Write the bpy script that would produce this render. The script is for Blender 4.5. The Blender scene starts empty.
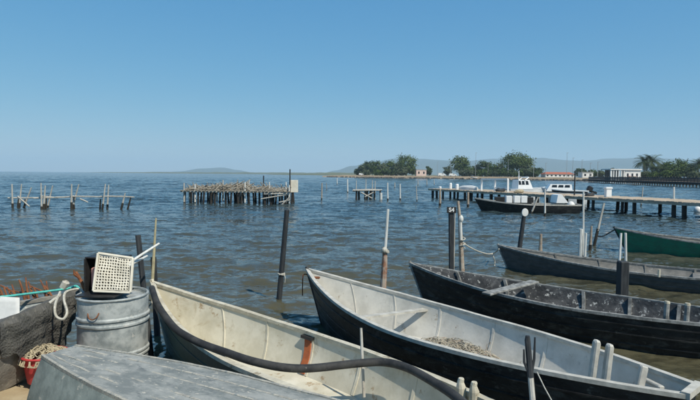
import bpy, math, random
from mathutils import Vector, Matrix, noise
random.seed(7)
R = math.radians
scene = bpy.context.scene
col = scene.collection

# ------------------------------------------------------------------ camera
CAM_H, FPX = 2.1, 530.0
PITCH = math.atan(25.3 / FPX); ROLL = R(0.57)
cd = bpy.data.cameras.new('camera'); cam = bpy.data.objects.new('camera', cd); col.objects.link(cam)
cd.sensor_width = 36.0; cd.lens = 36.0 * FPX / 700.0; cd.clip_start = 0.05; cd.clip_end = 40000
CM = Matrix.Rotation(R(90) - PITCH, 4, 'X') @ Matrix.Rotation(ROLL, 4, 'Z')
cam.matrix_world = Matrix.Translation((0, 0, CAM_H)) @ CM
scene.camera = cam

# ------------------------------------------------------------------ sky, sun, exposure
SUN = Vector((0.42, -0.45, 0.79)).normalized()       # direction towards the sun
world = bpy.data.worlds.new('World'); scene.world = world; world.use_nodes = True
wn = world.node_tree.nodes; wl = world.node_tree.links
sky = wn.new('ShaderNodeTexSky'); sky.sky_type = 'NISHITA'; sky.sun_disc = False
sky.sun_elevation = math.asin(SUN.z); sky.sun_rotation = math.atan2(SUN.x, SUN.y)
sky.air_density = 1.0; sky.dust_density = 0.0; sky.ozone_density = 4.0; sky.altitude = 0
bg = wn['Background']; bg.inputs['Strength'].default_value = 0.09
# clear saturated summer air: the physical sky with its brightness range drawn in, channel by channel
sep = wn.new('ShaderNodeSeparateColor'); com = wn.new('ShaderNodeCombineColor'); wl.new(sky.outputs[0], sep.inputs[0])
for ch, (gain, pw_) in enumerate(((.545, 1.0), (.59, .54), (.665, .28))):
    a_ = wn.new('ShaderNodeMath'); a_.operation = 'MULTIPLY'; a_.inputs[1].default_value = .09; wl.new(sep.outputs[ch], a_.inputs[0])
    b_ = wn.new('ShaderNodeMath'); b_.operation = 'POWER'; b_.inputs[1].default_value = pw_; wl.new(a_.outputs[0], b_.inputs[0])
    c_ = wn.new('ShaderNodeMath'); c_.operation = 'MULTIPLY'; c_.inputs[1].default_value = gain / .09; wl.new(b_.outputs[0], c_.inputs[0]); wl.new(c_.outputs[0], com.inputs[ch])
wl.new(com.outputs[0], bg.inputs['Color'])
ld = bpy.data.lights.new('sun', 'SUN'); ld.energy = 4.6; ld.angle = R(0.53); ld.color = (1.0, 0.93, 0.80)
sun = bpy.data.objects.new('sun', ld); col.objects.link(sun); sun.location = (20, -20, 40)
sun.rotation_euler = SUN.to_track_quat('Z', 'Y').to_euler()
vs = scene.view_settings; vs.view_transform = 'Standard'; vs.look = 'None'; vs.exposure = 0.16; vs.gamma = 1.0
vs.use_curve_mapping = False
scene.render.engine = 'CYCLES'
scene.cycles.use_denoising = True
scene.cycles.max_bounces = 8
scene.cycles.volume_bounces = 2

# ------------------------------------------------------------------ helpers
C3 = CM.to_3x3()
def ray(px, py):
    return C3 @ Vector(((px - 350.0) / FPX, (200.0 - py) / FPX, -1.0))
def G(px, py, z=0.0):
    """the place on the level z that is seen in this direction of the survey photo"""
    d = ray(px, py); return Vector((0, 0, CAM_H)) + d * ((z - CAM_H) / d.z)
def D(px, py, y):
    d = ray(px, py); return Vector((0, 0, CAM_H)) + d * (y / d.y)
def V(*a): return Vector(a)
def rnd(a, b): return random.uniform(a, b)

class MB:
    def __init__(self): self.v = []; self.f = []
    def add(self, vs_, fs_):
        n = len(self.v); self.v += [Vector(p) for p in vs_]; self.f += [tuple(i + n for i in f) for f in fs_]
    def box(self, c, size, ax=None, bev=0.0):
        """box around c; ax = 3x3 matrix whose columns are its axes"""
        ax = ax or Matrix.Identity(3); c = Vector(c)
        hx, hy, hz = [s / 2 for s in size]
        b = min(bev, hx * .9, hy * .9, hz * .9)
        if b <= 0:
            P = [(sx * hx, sy * hy, sz * hz) for sz in (-1, 1) for sy in (-1, 1) for sx in (-1, 1)]
            F = [(0, 2, 3, 1), (4, 5, 7, 6), (0, 1, 5, 4), (2, 6, 7, 3), (0, 4, 6, 2), (1, 3, 7, 5)]
        else:
            ring = lambda x, y: [(x - b, -y), (x, -y + b), (x, y - b), (x - b, y), (-x + b, y), (-x, y - b), (-x, -y + b), (-x + b, -y)]
            P = []
            for z, i in ((-hz, b), (-hz + b, 0), (hz - b, 0), (hz, b)):
                P += [(x, y, z) for x, y in ring(hx - i, hy - i)]
            F = [tuple(range(7, -1, -1)), tuple(range(24, 32))]
            for k in range(3):
                for j in range(8): F.append((k * 8 + j, k * 8 + (j + 1) % 8, k * 8 + 8 + (j + 1) % 8, k * 8 + 8 + j))
        self.add([c + ax @ Vector(p) for p in P], F)
    def bar(self, a, b, w, h, up=(0, 0, 1), bev=0.0):
        a, b = Vector(a), Vector(b); x = (b - a); L = x.length; x.normalize()
        u = Vector(up); y = u.cross(x)
        if y.length < 1e-4: y = Vector((0, 1, 0)).cross(x)
        y.normalize(); z = x.cross(y)
        self.box((a + b) / 2, (L, w, h), Matrix((x, y, z)).transposed(), bev)
    def tube(self, pts, rad, n=8, cap=True, wob=0.0):
        pts = [Vector(p) for p in pts]; m = len(pts)
        if not isinstance(rad, (list, tuple)): rad = [rad] * m
        V_ = []; prev = None
        for i, p in enumerate(pts):
            t = (pts[min(i + 1, m - 1)] - pts[max(i - 1, 0)])
            t = t.normalized() if t.length > 1e-9 else Vector((0, 0, 1))
            if prev is None:
                a = Vector((0, 0, 1)) if abs(t.z) < .9 else Vector((1, 0, 0)); prev = t.cross(a).normalized()
            x = (prev - t * prev.dot(t)); x = x.normalized() if x.length > 1e-6 else t.orthogonal().normalized()
            prev = x; y = t.cross(x)
            for k in range(n):
                an = 2 * math.pi * k / n; r = rad[i] * (1 + (rnd(-wob, wob) if wob else 0))
                V_.append(p + x * (math.cos(an) * r) + y * (math.sin(an) * r))
        F = [(i * n + k, i * n + (k + 1) % n, (i + 1) * n + (k + 1) % n, (i + 1) * n + k) for i in range(m - 1) for k in range(n)]
        if cap: F += [tuple(range(n - 1, -1, -1)), tuple((m - 1) * n + k for k in range(n))]
        self.add(V_, F)
    def lathe(self, c, prof, n=32):
        c = Vector(c); V_ = [c + Vector((r * math.cos(2 * math.pi * k / n), r * math.sin(2 * math.pi * k / n), z)) for r, z in prof for k in range(n)]
        F = [(i * n + k, i * n + (k + 1) % n, (i + 1) * n + (k + 1) % n, (i + 1) * n + k) for i in range(len(prof) - 1) for k in range(n)]
        self.add(V_, F)
    def ball(self, c, r, n=12, m=8, sq=(1, 1, 1)):
        prof = [(max(1e-4, math.sin(math.pi * i / m)), -math.cos(math.pi * i / m)) for i in range(m + 1)]
        c = Vector(c); k0 = len(self.v); self.lathe((0, 0, 0), prof, n)
        for i in range(k0, len(self.v)):
            q = self.v[i]; self.v[i] = c + Vector((q.x * r * sq[0], q.y * r * sq[1], q.z * r * sq[2]))
    def grid(self, rows):
        m, n = len(rows), len(rows[0])
        self.add([p for r in rows for p in r], [(i * n + j, i * n + j + 1, (i + 1) * n + j + 1, (i + 1) * n + j) for i in range(m - 1) for j in range(n - 1)])
    def build(self, name, mat, parent=None, smooth=False, origin=None):
        if parent is not None: o0 = Vector(parent['_o'])
        elif origin is not None: o0 = Vector(origin)
        else:
            xs = [p.x for p in self.v]; ys = [p.y for p in self.v]; zs = [p.z for p in self.v]
            o0 = Vector(((min(xs) + max(xs)) / 2, (min(ys) + max(ys)) / 2, min(zs)))
        me = bpy.data.meshes.new(name); me.from_pydata([tuple(p - o0) for p in self.v], [], self.f); me.update()
        if mat: me.materials.append(mat)
        if smooth:
            me.polygons.foreach_set('use_smooth', [True] * len(me.polygons))
            me.set_sharp_from_angle(angle=R(40))
        o = bpy.data.objects.new(name, me); col.objects.link(o)
        if parent is None: o.location = o0
        else:
            top = parent
            if parent.type == 'MESH' and parent.parent is None: pass
            o.parent = parent
        o['_o'] = tuple(o0)
        return o

def thing(name, label, cat, loc, group=None):
    o = bpy.data.objects.new(name, None); col.objects.link(o); o.location = loc; o.empty_display_size = .1
    o['_o'] = tuple(loc); o['label'] = label; o['category'] = cat
    if group: o['group'] = group
    return o
def tag(o, label, cat, group=None):
    o['label'] = label; o['category'] = cat
    if group: o['group'] = group
    return o
def struct(o): o['kind'] = 'structure'; return o
def stuff(o): o['kind'] = 'stuff'; return o

# ------------------------------------------------------------------ materials
def rgb(r, g, b):
    f = lambda c: (c / 255 / 12.92) if c / 255 <= .04045 else ((c / 255 + .055) / 1.055) ** 2.4
    return (f(r), f(g), f(b), 1)
def M(name, a, b=None, c=None, scale=4.0, rough=.7, bump=.15, bscale=30.0, stretch=(1, 1, 1), rotz=0.0, camt=.62, cscale=None, metal=0.0, spec=.3, detail=6.0, bdist=.01, d=None, damt=.66, dscale=3.0):
    m = bpy.data.materials.new(name); m.use_nodes = True; nt = m.node_tree; N = nt.nodes; Lk = nt.links
    p = N['Principled BSDF']; p.inputs['Roughness'].default_value = rough; p.inputs['Metallic'].default_value = metal
    p.inputs['Specular IOR Level'].default_value = spec
    tc = N.new('ShaderNodeTexCoord'); mp = N.new('ShaderNodeMapping'); mp.inputs['Scale'].default_value = stretch
    if rotz: mp.vector_type = 'TEXTURE'; mp.inputs['Rotation'].default_value = (0, 0, rotz); mp.inputs['Scale'].default_value = tuple(1 / q for q in stretch)
    Lk.new(tc.outputs['Object'], mp.inputs['Vector'])
    b = b or tuple(x * .75 for x in a[:3]) + (1,)
    n1 = N.new('ShaderNodeTexNoise'); n1.inputs['Scale'].default_value = scale; n1.inputs['Detail'].default_value = detail
    n1.inputs['Roughness'].default_value = .62; Lk.new(mp.outputs[0], n1.inputs['Vector'])
    r1 = N.new('ShaderNodeValToRGB'); r1.color_ramp.elements[0].position = .40; r1.color_ramp.elements[1].position = .60
    r1.color_ramp.elements[0].color = a; r1.color_ramp.elements[1].color = b
    Lk.new(n1.outputs['Fac'], r1.inputs['Fac']); out = r1.outputs['Color']
    if c:
        n2 = N.new('ShaderNodeTexNoise'); n2.inputs['Scale'].default_value = cscale or scale * 3.1; n2.inputs['Detail'].default_value = 8
        n2.inputs['Roughness'].default_value = .7; Lk.new(mp.outputs[0], n2.inputs['Vector'])
        r2 = N.new('ShaderNodeValToRGB'); r2.color_ramp.elements[0].position = camt; r2.color_ramp.elements[1].position = camt + .06
        Lk.new(n2.outputs['Fac'], r2.inputs['Fac'])
        mx = N.new('ShaderNodeMix'); mx.data_type = 'RGBA'; mx.inputs['B'].default_value = c
        Lk.new(r2.outputs['Color'], mx.inputs['Factor']); Lk.new(out, mx.inputs['A']); out = mx.outputs['Result']
    if d:
        n4 = N.new('ShaderNodeTexNoise'); n4.inputs['Scale'].default_value = dscale; n4.inputs['Detail'].default_value = 12; n4.inputs['Roughness'].default_value = .75; n4.inputs['Distortion'].default_value = .6
        m4 = N.new('ShaderNodeMapping'); m4.inputs['Location'].default_value = (3.7, 1.3, 8.1); Lk.new(mp.outputs[0], m4.inputs['Vector']); Lk.new(m4.outputs[0], n4.inputs['Vector'])
        r4 = N.new('ShaderNodeValToRGB'); r4.color_ramp.elements[0].position = damt; r4.color_ramp.elements[1].position = damt + .09; Lk.new(n4.outputs['Fac'], r4.inputs['Fac'])
        x4 = N.new('ShaderNodeMix'); x4.data_type = 'RGBA'; x4.inputs['B'].default_value = d
        Lk.new(r4.outputs['Color'], x4.inputs['Factor']); Lk.new(out, x4.inputs['A']); out = x4.outputs['Result']
    Lk.new(out, p.inputs['Base Color'])
    if bump > 0:
        n3 = N.new('ShaderNodeTexNoise'); n3.inputs['Scale'].default_value = bscale; n3.inputs['Detail'].default_value = 5
        Lk.new(mp.outputs[0], n3.inputs['Vector'])
        bp = N.new('ShaderNodeBump'); bp.inputs['Strength'].default_value = bump; bp.inputs['Distance'].default_value = bdist
        Lk.new(n3.outputs['Fac'], bp.inputs['Height']); Lk.new(bp.outputs[0], p.inputs['Normal'])
    return m

m_sand = M('sand', (.40, .33, .21, 1), (.32, .25, .15, 1), (.16, .12, .07, 1), scale=2.5, rough=.95, bump=.6, bscale=60, camt=.66, cscale=14)
m_cream = M('cream_paint', (.62, .585, .475, 1), (.50, .465, .36, 1), (.34, .25, .15, 1), scale=3.5, rough=.65, camt=.60, cscale=5, detail=9, d=(.42, .36, .25, 1), damt=.56, dscale=2.6, bump=.12)
m_creamrail = M('cream_rail', (.55, .51, .40, 1), (.40, .36, .27, 1), (.22, .17, .1, 1), scale=8, rough=.75, camt=.6, cscale=9)
m_teal = M('teal_paint', (.035, .075, .07, 1), (.05, .09, .08, 1), (.2, .21, .17, 1), scale=6, rough=.5, camt=.68)
m_white3 = M('white_inner_paint', (.57, .55, .49, 1), (.45, .435, .385, 1), (.32, .28, .22, 1), scale=3.5, rough=.65, camt=.61, cscale=6, bump=.15, detail=9, d=(.30, .31, .28, 1), damt=.58, dscale=2.2)
m_rail3 = M('grey_rail_paint', (.50, .48, .42, 1), (.37, .355, .31, 1), (.24, .17, .10, 1), scale=10, rough=.7, camt=.66, cscale=7)
m_black = M('black_hull_paint', (.011, .012, .013, 1), (.026, .027, .027, 1), (.095, .092, .082, 1), scale=5, rough=.42, camt=.605, cscale=8, bump=.45, bscale=9, detail=9, stretch=(1, 1, 2.2), d=(.055, .056, .052, 1), damt=.52, dscale=3)
m_tar = M('tarred_inner', (.032, .034, .036, 1), (.085, .086, .086, 1), (.46, .46, .43, 1), scale=6, rough=.75, camt=.575, cscale=15, bump=.7, bscale=22, d=(.15, .15, .145, 1), damt=.57, dscale=5)
m_tarrail = M('worn_grey_rail', (.30, .30, .28, 1), (.14, .14, .13, 1), (.04, .04, .04, 1), scale=12, rough=.8, camt=.62)
m_grey5 = M('grey_hull_paint', (.055, .062, .064, 1), (.085, .09, .09, 1), (.19, .18, .16, 1), scale=5, rough=.6, camt=.66, stretch=(1, 1, 3))
m_in5 = M('grey_inner_paint', (.13, .13, .12, 1), (.20, .19, .17, 1), (.33, .31, .27, 1), scale=6, rough=.8, camt=.6)
m_green = M('green_hull_paint', (.020, .185, .11, 1), (.026, .14, .09, 1), (.16, .2, .16, 1), scale=5, rough=.5, camt=.68)
m_upt = M('weathered_grey_blue_paint', (.30, .305, .28, 1), (.17, .185, .175, 1), (.46, .43, .36, 1), scale=5, rough=.85, camt=.60, cscale=19, bump=.6, bscale=34, stretch=(.8, 1.5, 1), rotz=R(-29), detail=14, d=(.115, .13, .13, 1), damt=.55, dscale=5)
m_uptside = M('weathered_grey_green_paint', (.23, .26, .235, 1), (.15, .175, .16, 1), (.40, .38, .32, 1), scale=6, rough=.85, camt=.60, cscale=9, bump=.3)
m_uptwood = M('bare_chine_wood', (.42, .39, .32, 1), (.27, .26, .225, 1), (.20, .22, .21, 1), scale=12, rough=.9, camt=.52)
m_left = M('weathered_grey_brown_hull', (.27, .255, .22, 1), (.16, .15, .13, 1), (.40, .37, .31, 1), scale=5, rough=.9, camt=.62, bump=.4, stretch=(1, 1, 2))
m_net = M('dark_fishing_net', (.075, .074, .066, 1), (.115, .110, .098, 1), (.19, .18, .15, 1), scale=9, rough=.95, camt=.6, bump=.35, bscale=50, bdist=.01)
def add_mesh_relief(m, sc):
    N = m.node_tree.nodes; Lk = m.node_tree.links; p = N['Principled BSDF']
    tc = N.new('ShaderNodeTexCoord'); hs = []
    for ang in (35, -40):
        mp = N.new('ShaderNodeMapping'); mp.inputs['Rotation'].default_value = (R(ang), R(ang * .6), R(ang)); Lk.new(tc.outputs['Object'], mp.inputs['Vector'])
        w = N.new('ShaderNodeTexWave'); w.inputs['Scale'].default_value = sc; w.inputs['Distortion'].default_value = 5; w.inputs['Detail'].default_value = 3; w.inputs['Detail Scale'].default_value = 1.2; Lk.new(mp.outputs[0], w.inputs['Vector']); hs.append(w.outputs['Fac'])
    mx = N.new('ShaderNodeMath'); mx.operation = 'MAXIMUM'; Lk.new(hs[0], mx.inputs[0]); Lk.new(hs[1], mx.inputs[1])
    b = N.new('ShaderNodeBump'); b.inputs['Strength'].default_value = .45; b.inputs['Distance'].default_value = .010; Lk.new(mx.outputs[0], b.inputs['Height'])
    if p.inputs['Normal'].links: Lk.new(p.inputs['Normal'].links[0].from_socket, b.inputs['Normal'])
    Lk.new(b.outputs[0], p.inputs['Normal'])
add_mesh_relief(m_net, 12)
m_netb = M('beige_net_twine', (.42, .36, .24, 1), (.30, .25, .17, 1), rough=.9, scale=12)
m_netg = M('tan_net_twine', (.46, .42, .33, 1), (.32, .28, .21, 1), (.42, .20, .15, 1), rough=.9, scale=12, camt=.58)
m_rope = M('pale_rope', (.52, .50, .43, 1), (.38, .36, .30, 1), rough=.9, scale=30)
m_tealrope = M('turquoise_rope', (.10, .50, .42, 1), (.08, .40, .35, 1), rough=.7, scale=30)
m_rust = M('rusty_iron', (.22, .085, .035, 1), (.13, .05, .025, 1), (.06, .03, .02, 1), rough=.9, scale=12)
m_rustred = M('red_rusty_strip', (.38, .11, .04, 1), (.28, .08, .035, 1), (.5, .42, .3, 1), rough=.85, scale=9, camt=.68)
m_galv = M('galvanised_steel', (.42, .44, .42, 1), (.23, .255, .25, 1), (.52, .50, .45, 1), scale=8, rough=.62, metal=.15, spec=.4, camt=.60, cscale=18, detail=10, d=(.20, .13, .075, 1), damt=.64, dscale=6, bump=.2, bscale=20)
m_blackpl = M('black_plastic', (.018, .018, .018, 1), (.03, .03, .03, 1), rough=.45, scale=6, bump=.05)
m_rubber = M('black_rubber_hose', (.026, .026, .026, 1), (.050, .049, .046, 1), (.15, .145, .13, 1), scale=8, rough=.75, camt=.64, bump=.3)
m_tray = M('white_plastic', (.74, .69, .57, 1), (.64, .59, .47, 1), rough=.5, scale=5, bump=.05)
m_sheet = M('white_sheet', (.60, .60, .57, 1), (.50, .50, .48, 1), rough=.7, scale=4, bump=.1)
m_red = M('red_plastic', (.50, .05, .05, 1), (.40, .045, .05, 1), rough=.5, scale=5, bump=.05)
m_pink = M('pink_plastic', (.55, .28, .24, 1), rough=.5, bump=.05)
m_pole = M('weathered_wood_pole', (.34, .30, .24, 1), (.22, .19, .15, 1), (.10, .08, .06, 1), rough=.9, scale=7, camt=.62, stretch=(3, 3, .6), bump=.4)
m_polegrey = M('silver_grey_wood', (.48, .46, .41, 1), (.34, .32, .275, 1), (.16, .14, .115, 1), rough=.9, scale=6, camt=.62, stretch=(3, 3, .6), bump=.4)
m_poledark = M('dark_tarred_pole', (.022, .025, .028, 1), (.042, .046, .049, 1), (.15, .155, .15, 1), rough=.65, scale=8, camt=.66, stretch=(3, 3, .5), bump=.3)
m_polewhite = M('white_painted_pole', (.66, .66, .62, 1), (.52, .52, .48, 1), (.30, .26, .2, 1), rough=.7, scale=8, camt=.66, stretch=(3, 3, .6))
m_polewet = M('wet_dark_wood', (.030, .026, .020, 1), (.05, .044, .034, 1), rough=.5, scale=8, bump=.3)
m_rustpole = M('rust_stained_pole', (.38, .34, .28, 1), (.30, .235, .175, 1), (.20, .085, .05, 1), rough=.85, scale=9, camt=.56)
m_rustbase = M('rust_streaked_base', (.40, .35, .29, 1), (.26, .12, .07, 1), (.15, .055, .03, 1), rough=.85, scale=7, camt=.55, cscale=9)
m_bamboo = M('yellow_cane', (.42, .37, .22, 1), (.30, .26, .16, 1), rough=.7, scale=10)
m_cork = M('cork_float', (.50, .47, .40, 1), (.36, .33, .28, 1), rough=.9, scale=20)
m_plank = M('jetty_deck_planks', (.50, .41, .31, 1), (.38, .31, .235, 1), (.26, .21, .16, 1), rough=.9, scale=1.2, camt=.6, bump=.3)
m_beam = M('jetty_beam_wood', (.20, .165, .125, 1), (.12, .10, .075, 1), rough=.9, scale=3)
m_pile = M('wet_pile_wood', (.022, .020, .018, 1), (.04, .035, .03, 1), rough=.7, scale=5)
m_brush = M('dry_sticks', (.38, .345, .28, 1), (.24, .21, .165, 1), (.10, .08, .06, 1), rough=.95, scale=2.5, camt=.55)
m_gel = M('white_gelcoat', (.80, .80, .78, 1), (.74, .74, .72, 1), rough=.3, bump=0, spec=.5)
m_dark = M('dark_glass', (.012, .014, .017, 1), (.018, .02, .024, 1), rough=.15, bump=0, spec=.5)
m_wall = M('white_render', (.78, .77, .73, 1), (.70, .69, .65, 1), rough=.85, scale=1)
m_pinkwall = M('pink_render', (.72, .56, .48, 1), (.66, .50, .43, 1), rough=.85, scale=1)
m_roof = M('red_roof_tiles', (.40, .13, .075, 1), (.32, .10, .06, 1), rough=.85, scale=1.5)
m_roofgrey = M('pale_roof', (.55, .54, .50, 1), rough=.8, scale=1)
m_bark = M('tree_bark', (.10, .075, .055, 1), (.07, .05, .04, 1), rough=.95, scale=2)
m_palmtrunk = M('palm_trunk_bark', (.16, .125, .09, 1), (.10, .08, .06, 1), rough=.95, scale=3)
def leafmat(name, a, b, c): return M(name, a, b, c, scale=.35, rough=.75, bump=0, camt=.55, cscale=1.2, spec=.15)
m_leafA = leafmat('pine_needles', (.065, .098, .030, 1), (.105, .140, .045, 1), (.040, .064, .022, 1))
m_leafB = leafmat('grey_green_leaves', (.085, .105, .055, 1), (.065, .085, .042, 1), (.12, .135, .08, 1))
m_leafC = leafmat('bright_leaves', (.080, .120, .028, 1), (.055, .085, .022, 1), (.11, .15, .045, 1))
m_leafD = leafmat('dark_leaves', (.046, .070, .026, 1), (.070, .098, .036, 1), (.030, .048, .019, 1))
m_palm = leafmat('palm_fronds', (.055, .080, .028, 1), (.038, .058, .022, 1), (.13, .125, .06, 1))
m_bank = M('dry_bank_earth', (.30, .235, .155, 1), (.235, .18, .115, 1), (.115, .115, .05, 1), rough=.95, scale=.08, camt=.60, cscale=.3, bump=.2, bscale=1)
m_stone = M('bank_rocks', (.13, .115, .095, 1), (.085, .075, .062, 1), rough=.95, scale=.3)
m_hill = M('distant_hillside', (.045, .062, .045, 1), (.065, .078, .055, 1), rough=1, scale=.004, bump=0)
m_low = M('distant_reedbed', (.12, .125, .06, 1), (.085, .095, .045, 1), rough=1, scale=.02, bump=0)
m_lamp = M('grey_steel_pole', (.36, .37, .38, 1), rough=.5, bump=0)
m_rail = M('dark_timber_railing', (.030, .033, .036, 1), (.045, .047, .048, 1), rough=.8, scale=2, bump=0)
m_letters = M('white_lettering', (.78, .78, .74, 1), (.70, .70, .67, 1), rough=.7, bump=0)
m_buoy = M('white_buoy_plastic', (.74, .73, .69, 1), (.62, .61, .57, 1), rough=.5, scale=6)

# ------------------------------------------------------------------ water
WAVES = (((.6, 1.3, 1), .40, .90), ((2.2, 4.2, 1), .60, 1.25), ((7.0, 11, 1), .65, 1.05))      # wave length scale, slope across, slope along
def make_water():
    comps = []
    rr = random.Random(3)
    for i in range(46):
        lam = 0.28 * (7.2 ** (i / 45.0))
        th = R(-90 + 14) + rr.gauss(0, .68)
        k = 2 * math.pi / lam
        amp = 0.0078 * lam ** 0.95 * rr.uniform(.6, 1.25) * (1.0 if lam < 1.1 else (1.1 / lam) ** 1.3)
        comps.append((k * math.cos(th), k * math.sin(th), rr.uniform(0, 6.28), amp, lam))
    for i in range(22):                       # longer wind waves away from the shelter of the shore
        lam = 2.0 * (5.0 ** (i / 21.0)); th = R(-90 + 14) + rr.gauss(0, .45); k = 2 * math.pi / lam
        comps.append((k * math.cos(th), k * math.sin(th), rr.uniform(0, 6.28), .0085 * lam * rr.uniform(.6, 1.3) * (2.4 / lam) ** .25, lam))
    import numpy as np
    ys = [0.6]
    while ys[-1] < 380: ys.append(ys[-1] + max(.028, ys[-1] * .0052))
    while ys[-1] < 12000: ys.append(ys[-1] * 1.12)
    ys = [-40.0, -15.0, -5.0, -1.0] + ys
    n = 440
    u = np.linspace(-1, 1, n); u = np.sign(u) * (np.abs(u) * .80 + .20 * np.abs(u) ** 5)
    Y = np.repeat(np.array(ys)[:, None], n, 1)
    X = u[None, :] * (np.maximum(Y, 1.0) * 1.0 + 6.0)
    sp = np.maximum(np.gradient(Y, axis=0), .55 * np.abs(np.gradient(X, axis=1)))
    Z = np.zeros_like(X)
    gust = 0.75 + .35 * np.sin(X * .11 + Y * .07 + 1.0) * np.sin(Y * .16 - X * .05)
    for kx, ky, ph, a, lam in comps:
        w = np.clip((lam / sp - 3.0) / 3.0, 0, 1)
        if lam > 2.02: w = w * np.clip((Y - 5.0 * lam) / (9.0 * lam), 0, 1)
        ph2 = ph + .9 * np.sin(X * .23 * (1 + lam) * .4 + Y * .17 + ph)
        s = np.sin(kx * X + ky * Y + ph2)
        Z += w * a * (s + .22 * np.cos(2 * (kx * X + ky * Y + ph2))) * gust
    lee = np.clip((Y - 3.0) / 7.0, .35, 1)       # calmer among the boats at the shore
    Z *= np.maximum(lee, .35) * .80
    Z *= np.clip((378 - Y) / 60.0, 0, 1)
    m = len(ys)
    co = np.stack([X, Y, Z], -1).reshape(-1, 3)
    idx = np.arange(m * n).reshape(m, n)
    q = np.stack([idx[:-1, :-1], idx[:-1, 1:], idx[1:, 1:], idx[1:, :-1]], -1).reshape(-1, 4)
    me = bpy.data.meshes.new('water'); me.vertices.add(len(co)); me.vertices.foreach_set('co', co.ravel())
    me.loops.add(q.size); me.loops.foreach_set('vertex_index', q.ravel().astype('i4'))
    me.polygons.add(len(q)); me.polygons.foreach_set('loop_start', np.arange(0, q.size, 4).astype('i4'))
    me.polygons.foreach_set('use_smooth', np.ones(len(q), bool)); me.update(calc_edges=True)
    mat = bpy.data.materials.new('lagoon_water'); mat.use_nodes = True; N = mat.node_tree.nodes; Lk = mat.node_tree.links
    p = N['Principled BSDF']; p.inputs['Roughness'].default_value = .08; p.inputs['IOR'].default_value = 1.33
    p.inputs['Specular IOR Level'].default_value = .5
    tc = N.new('ShaderNodeTexCoord')
    sx = N.new('ShaderNodeSeparateXYZ'); Lk.new(tc.outputs['Object'], sx.inputs[0])
    # silt: shallow brown water at the shore, clearer and deeper further out
    nz = N.new('ShaderNodeTexNoise'); nz.inputs['Scale'].default_value = .35; nz.inputs['Detail'].default_value = 4
    Lk.new(tc.outputs['Object'], nz.inputs['Vector'])
    ma = N.new('ShaderNodeMath'); ma.operation = 'MULTIPLY_ADD'; ma.inputs[1].default_value = 9.0; Lk.new(nz.outputs['Fac'], ma.inputs[0]); Lk.new(sx.outputs['Y'], ma.inputs[2])
    mr = N.new('ShaderNodeMapRange'); mr.inputs['From Min'].default_value = 8; mr.inputs['From Max'].default_value = 34
    Lk.new(ma.outputs[0], mr.inputs['Value'])
    mx = N.new('ShaderNodeMix'); mx.data_type = 'RGBA'; mx.inputs['A'].default_value = (.080, .072, .040, 1); mx.inputs['B'].default_value = (.030, .048, .052, 1)
    Lk.new(mr.outputs[0], mx.inputs['Factor']); Lk.new(mx.outputs['Result'], p.inputs['Base Color'])
    geo = N.new('ShaderNodeNewGeometry'); acc = geo.outputs['Normal']
    gm = N.new('ShaderNodeMapping'); gm.inputs['Scale'].default_value = (.05, .16, 1); Lk.new(tc.outputs['Object'], gm.inputs['Vector'])      # gusts: ruffled and calmer patches
    gn = N.new('ShaderNodeTexNoise'); gn.inputs['Scale'].default_value = 1; gn.inputs['Detail'].default_value = 4; Lk.new(gm.outputs[0], gn.inputs['Vector'])
    gr = N.new('ShaderNodeMapRange'); gr.inputs['From Min'].default_value = .3; gr.inputs['From Max'].default_value = .7; gr.inputs['To Min'].default_value = .62; gr.inputs['To Max'].default_value = 1.3; Lk.new(gn.outputs['Fac'], gr.inputs['Value'])
    for sc, kx, ky in WAVES:
        mp = N.new('ShaderNodeMapping'); mp.inputs['Scale'].default_value = sc; mp.inputs['Rotation'].default_value = (0, 0, R(8))
        Lk.new(tc.outputs['Object'], mp.inputs['Vector'])
        t = N.new('ShaderNodeTexNoise'); t.inputs['Scale'].default_value = 1; t.inputs['Detail'].default_value = 2.5; t.inputs['Distortion'].default_value = .5
        Lk.new(mp.outputs[0], t.inputs['Vector'])
        v1 = N.new('ShaderNodeVectorMath'); v1.operation = 'SUBTRACT'; v1.inputs[1].default_value = (.5, .5, .5); Lk.new(t.outputs['Color'], v1.inputs[0])
        v3 = N.new('ShaderNodeVectorMath'); v3.operation = 'SCALE'; Lk.new(v1.outputs[0], v3.inputs[0]); Lk.new(gr.outputs[0], v3.inputs['Scale']); v1 = v3
        v2 = N.new('ShaderNodeVectorMath'); v2.operation = 'MULTIPLY_ADD'; v2.inputs[1].default_value = (kx, ky, 0); Lk.new(v1.outputs[0], v2.inputs[0]); Lk.new(acc, v2.inputs[2]); acc = v2.outputs[0]
    nm = N.new('ShaderNodeVectorMath'); nm.operation = 'NORMALIZE'; Lk.new(acc, nm.inputs[0]); Lk.new(nm.outputs[0], p.inputs['Normal'])
    me.materials.append(mat)
    o = bpy.data.objects.new('water', me); col.objects.link(o); return struct(o)
make_water()

# ------------------------------------------------------------------ sandy shore under the near boats
def shore_z(x, y):
    # shoreline runs from the left of the barrel towards the right below the camera
    s = (-1.75 - x) * .55 + (3.55 - y) * .83 + .9
    e = .45 * noise.noise(Vector((x * .7, y * .7, 0))) * .5
    z = .13 * math.tanh((s + e) * .9) + .02 * noise.noise(Vector((x * 2.3, y * 2.3, 4))) + .012 * noise.noise(Vector((x * 7, y * 7, 9)))
    return z - .0
mb = MB(); rows = []
for j in range(120):
    y = -14 + 22.0 * j / 119 if j < 0 else (-14 + (j / 119) ** .55 * 22.0)
    rows.append([V(x, y, max(-.6, shore_z(x, y)) if True else 0) for x in [-22 + 26 * (i / 179) ** .8 for i in range(180)]])
mb.grid(rows); o = mb.build('sand', m_sand, smooth=True, origin=(0, 0, 0)); struct(o)

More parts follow.
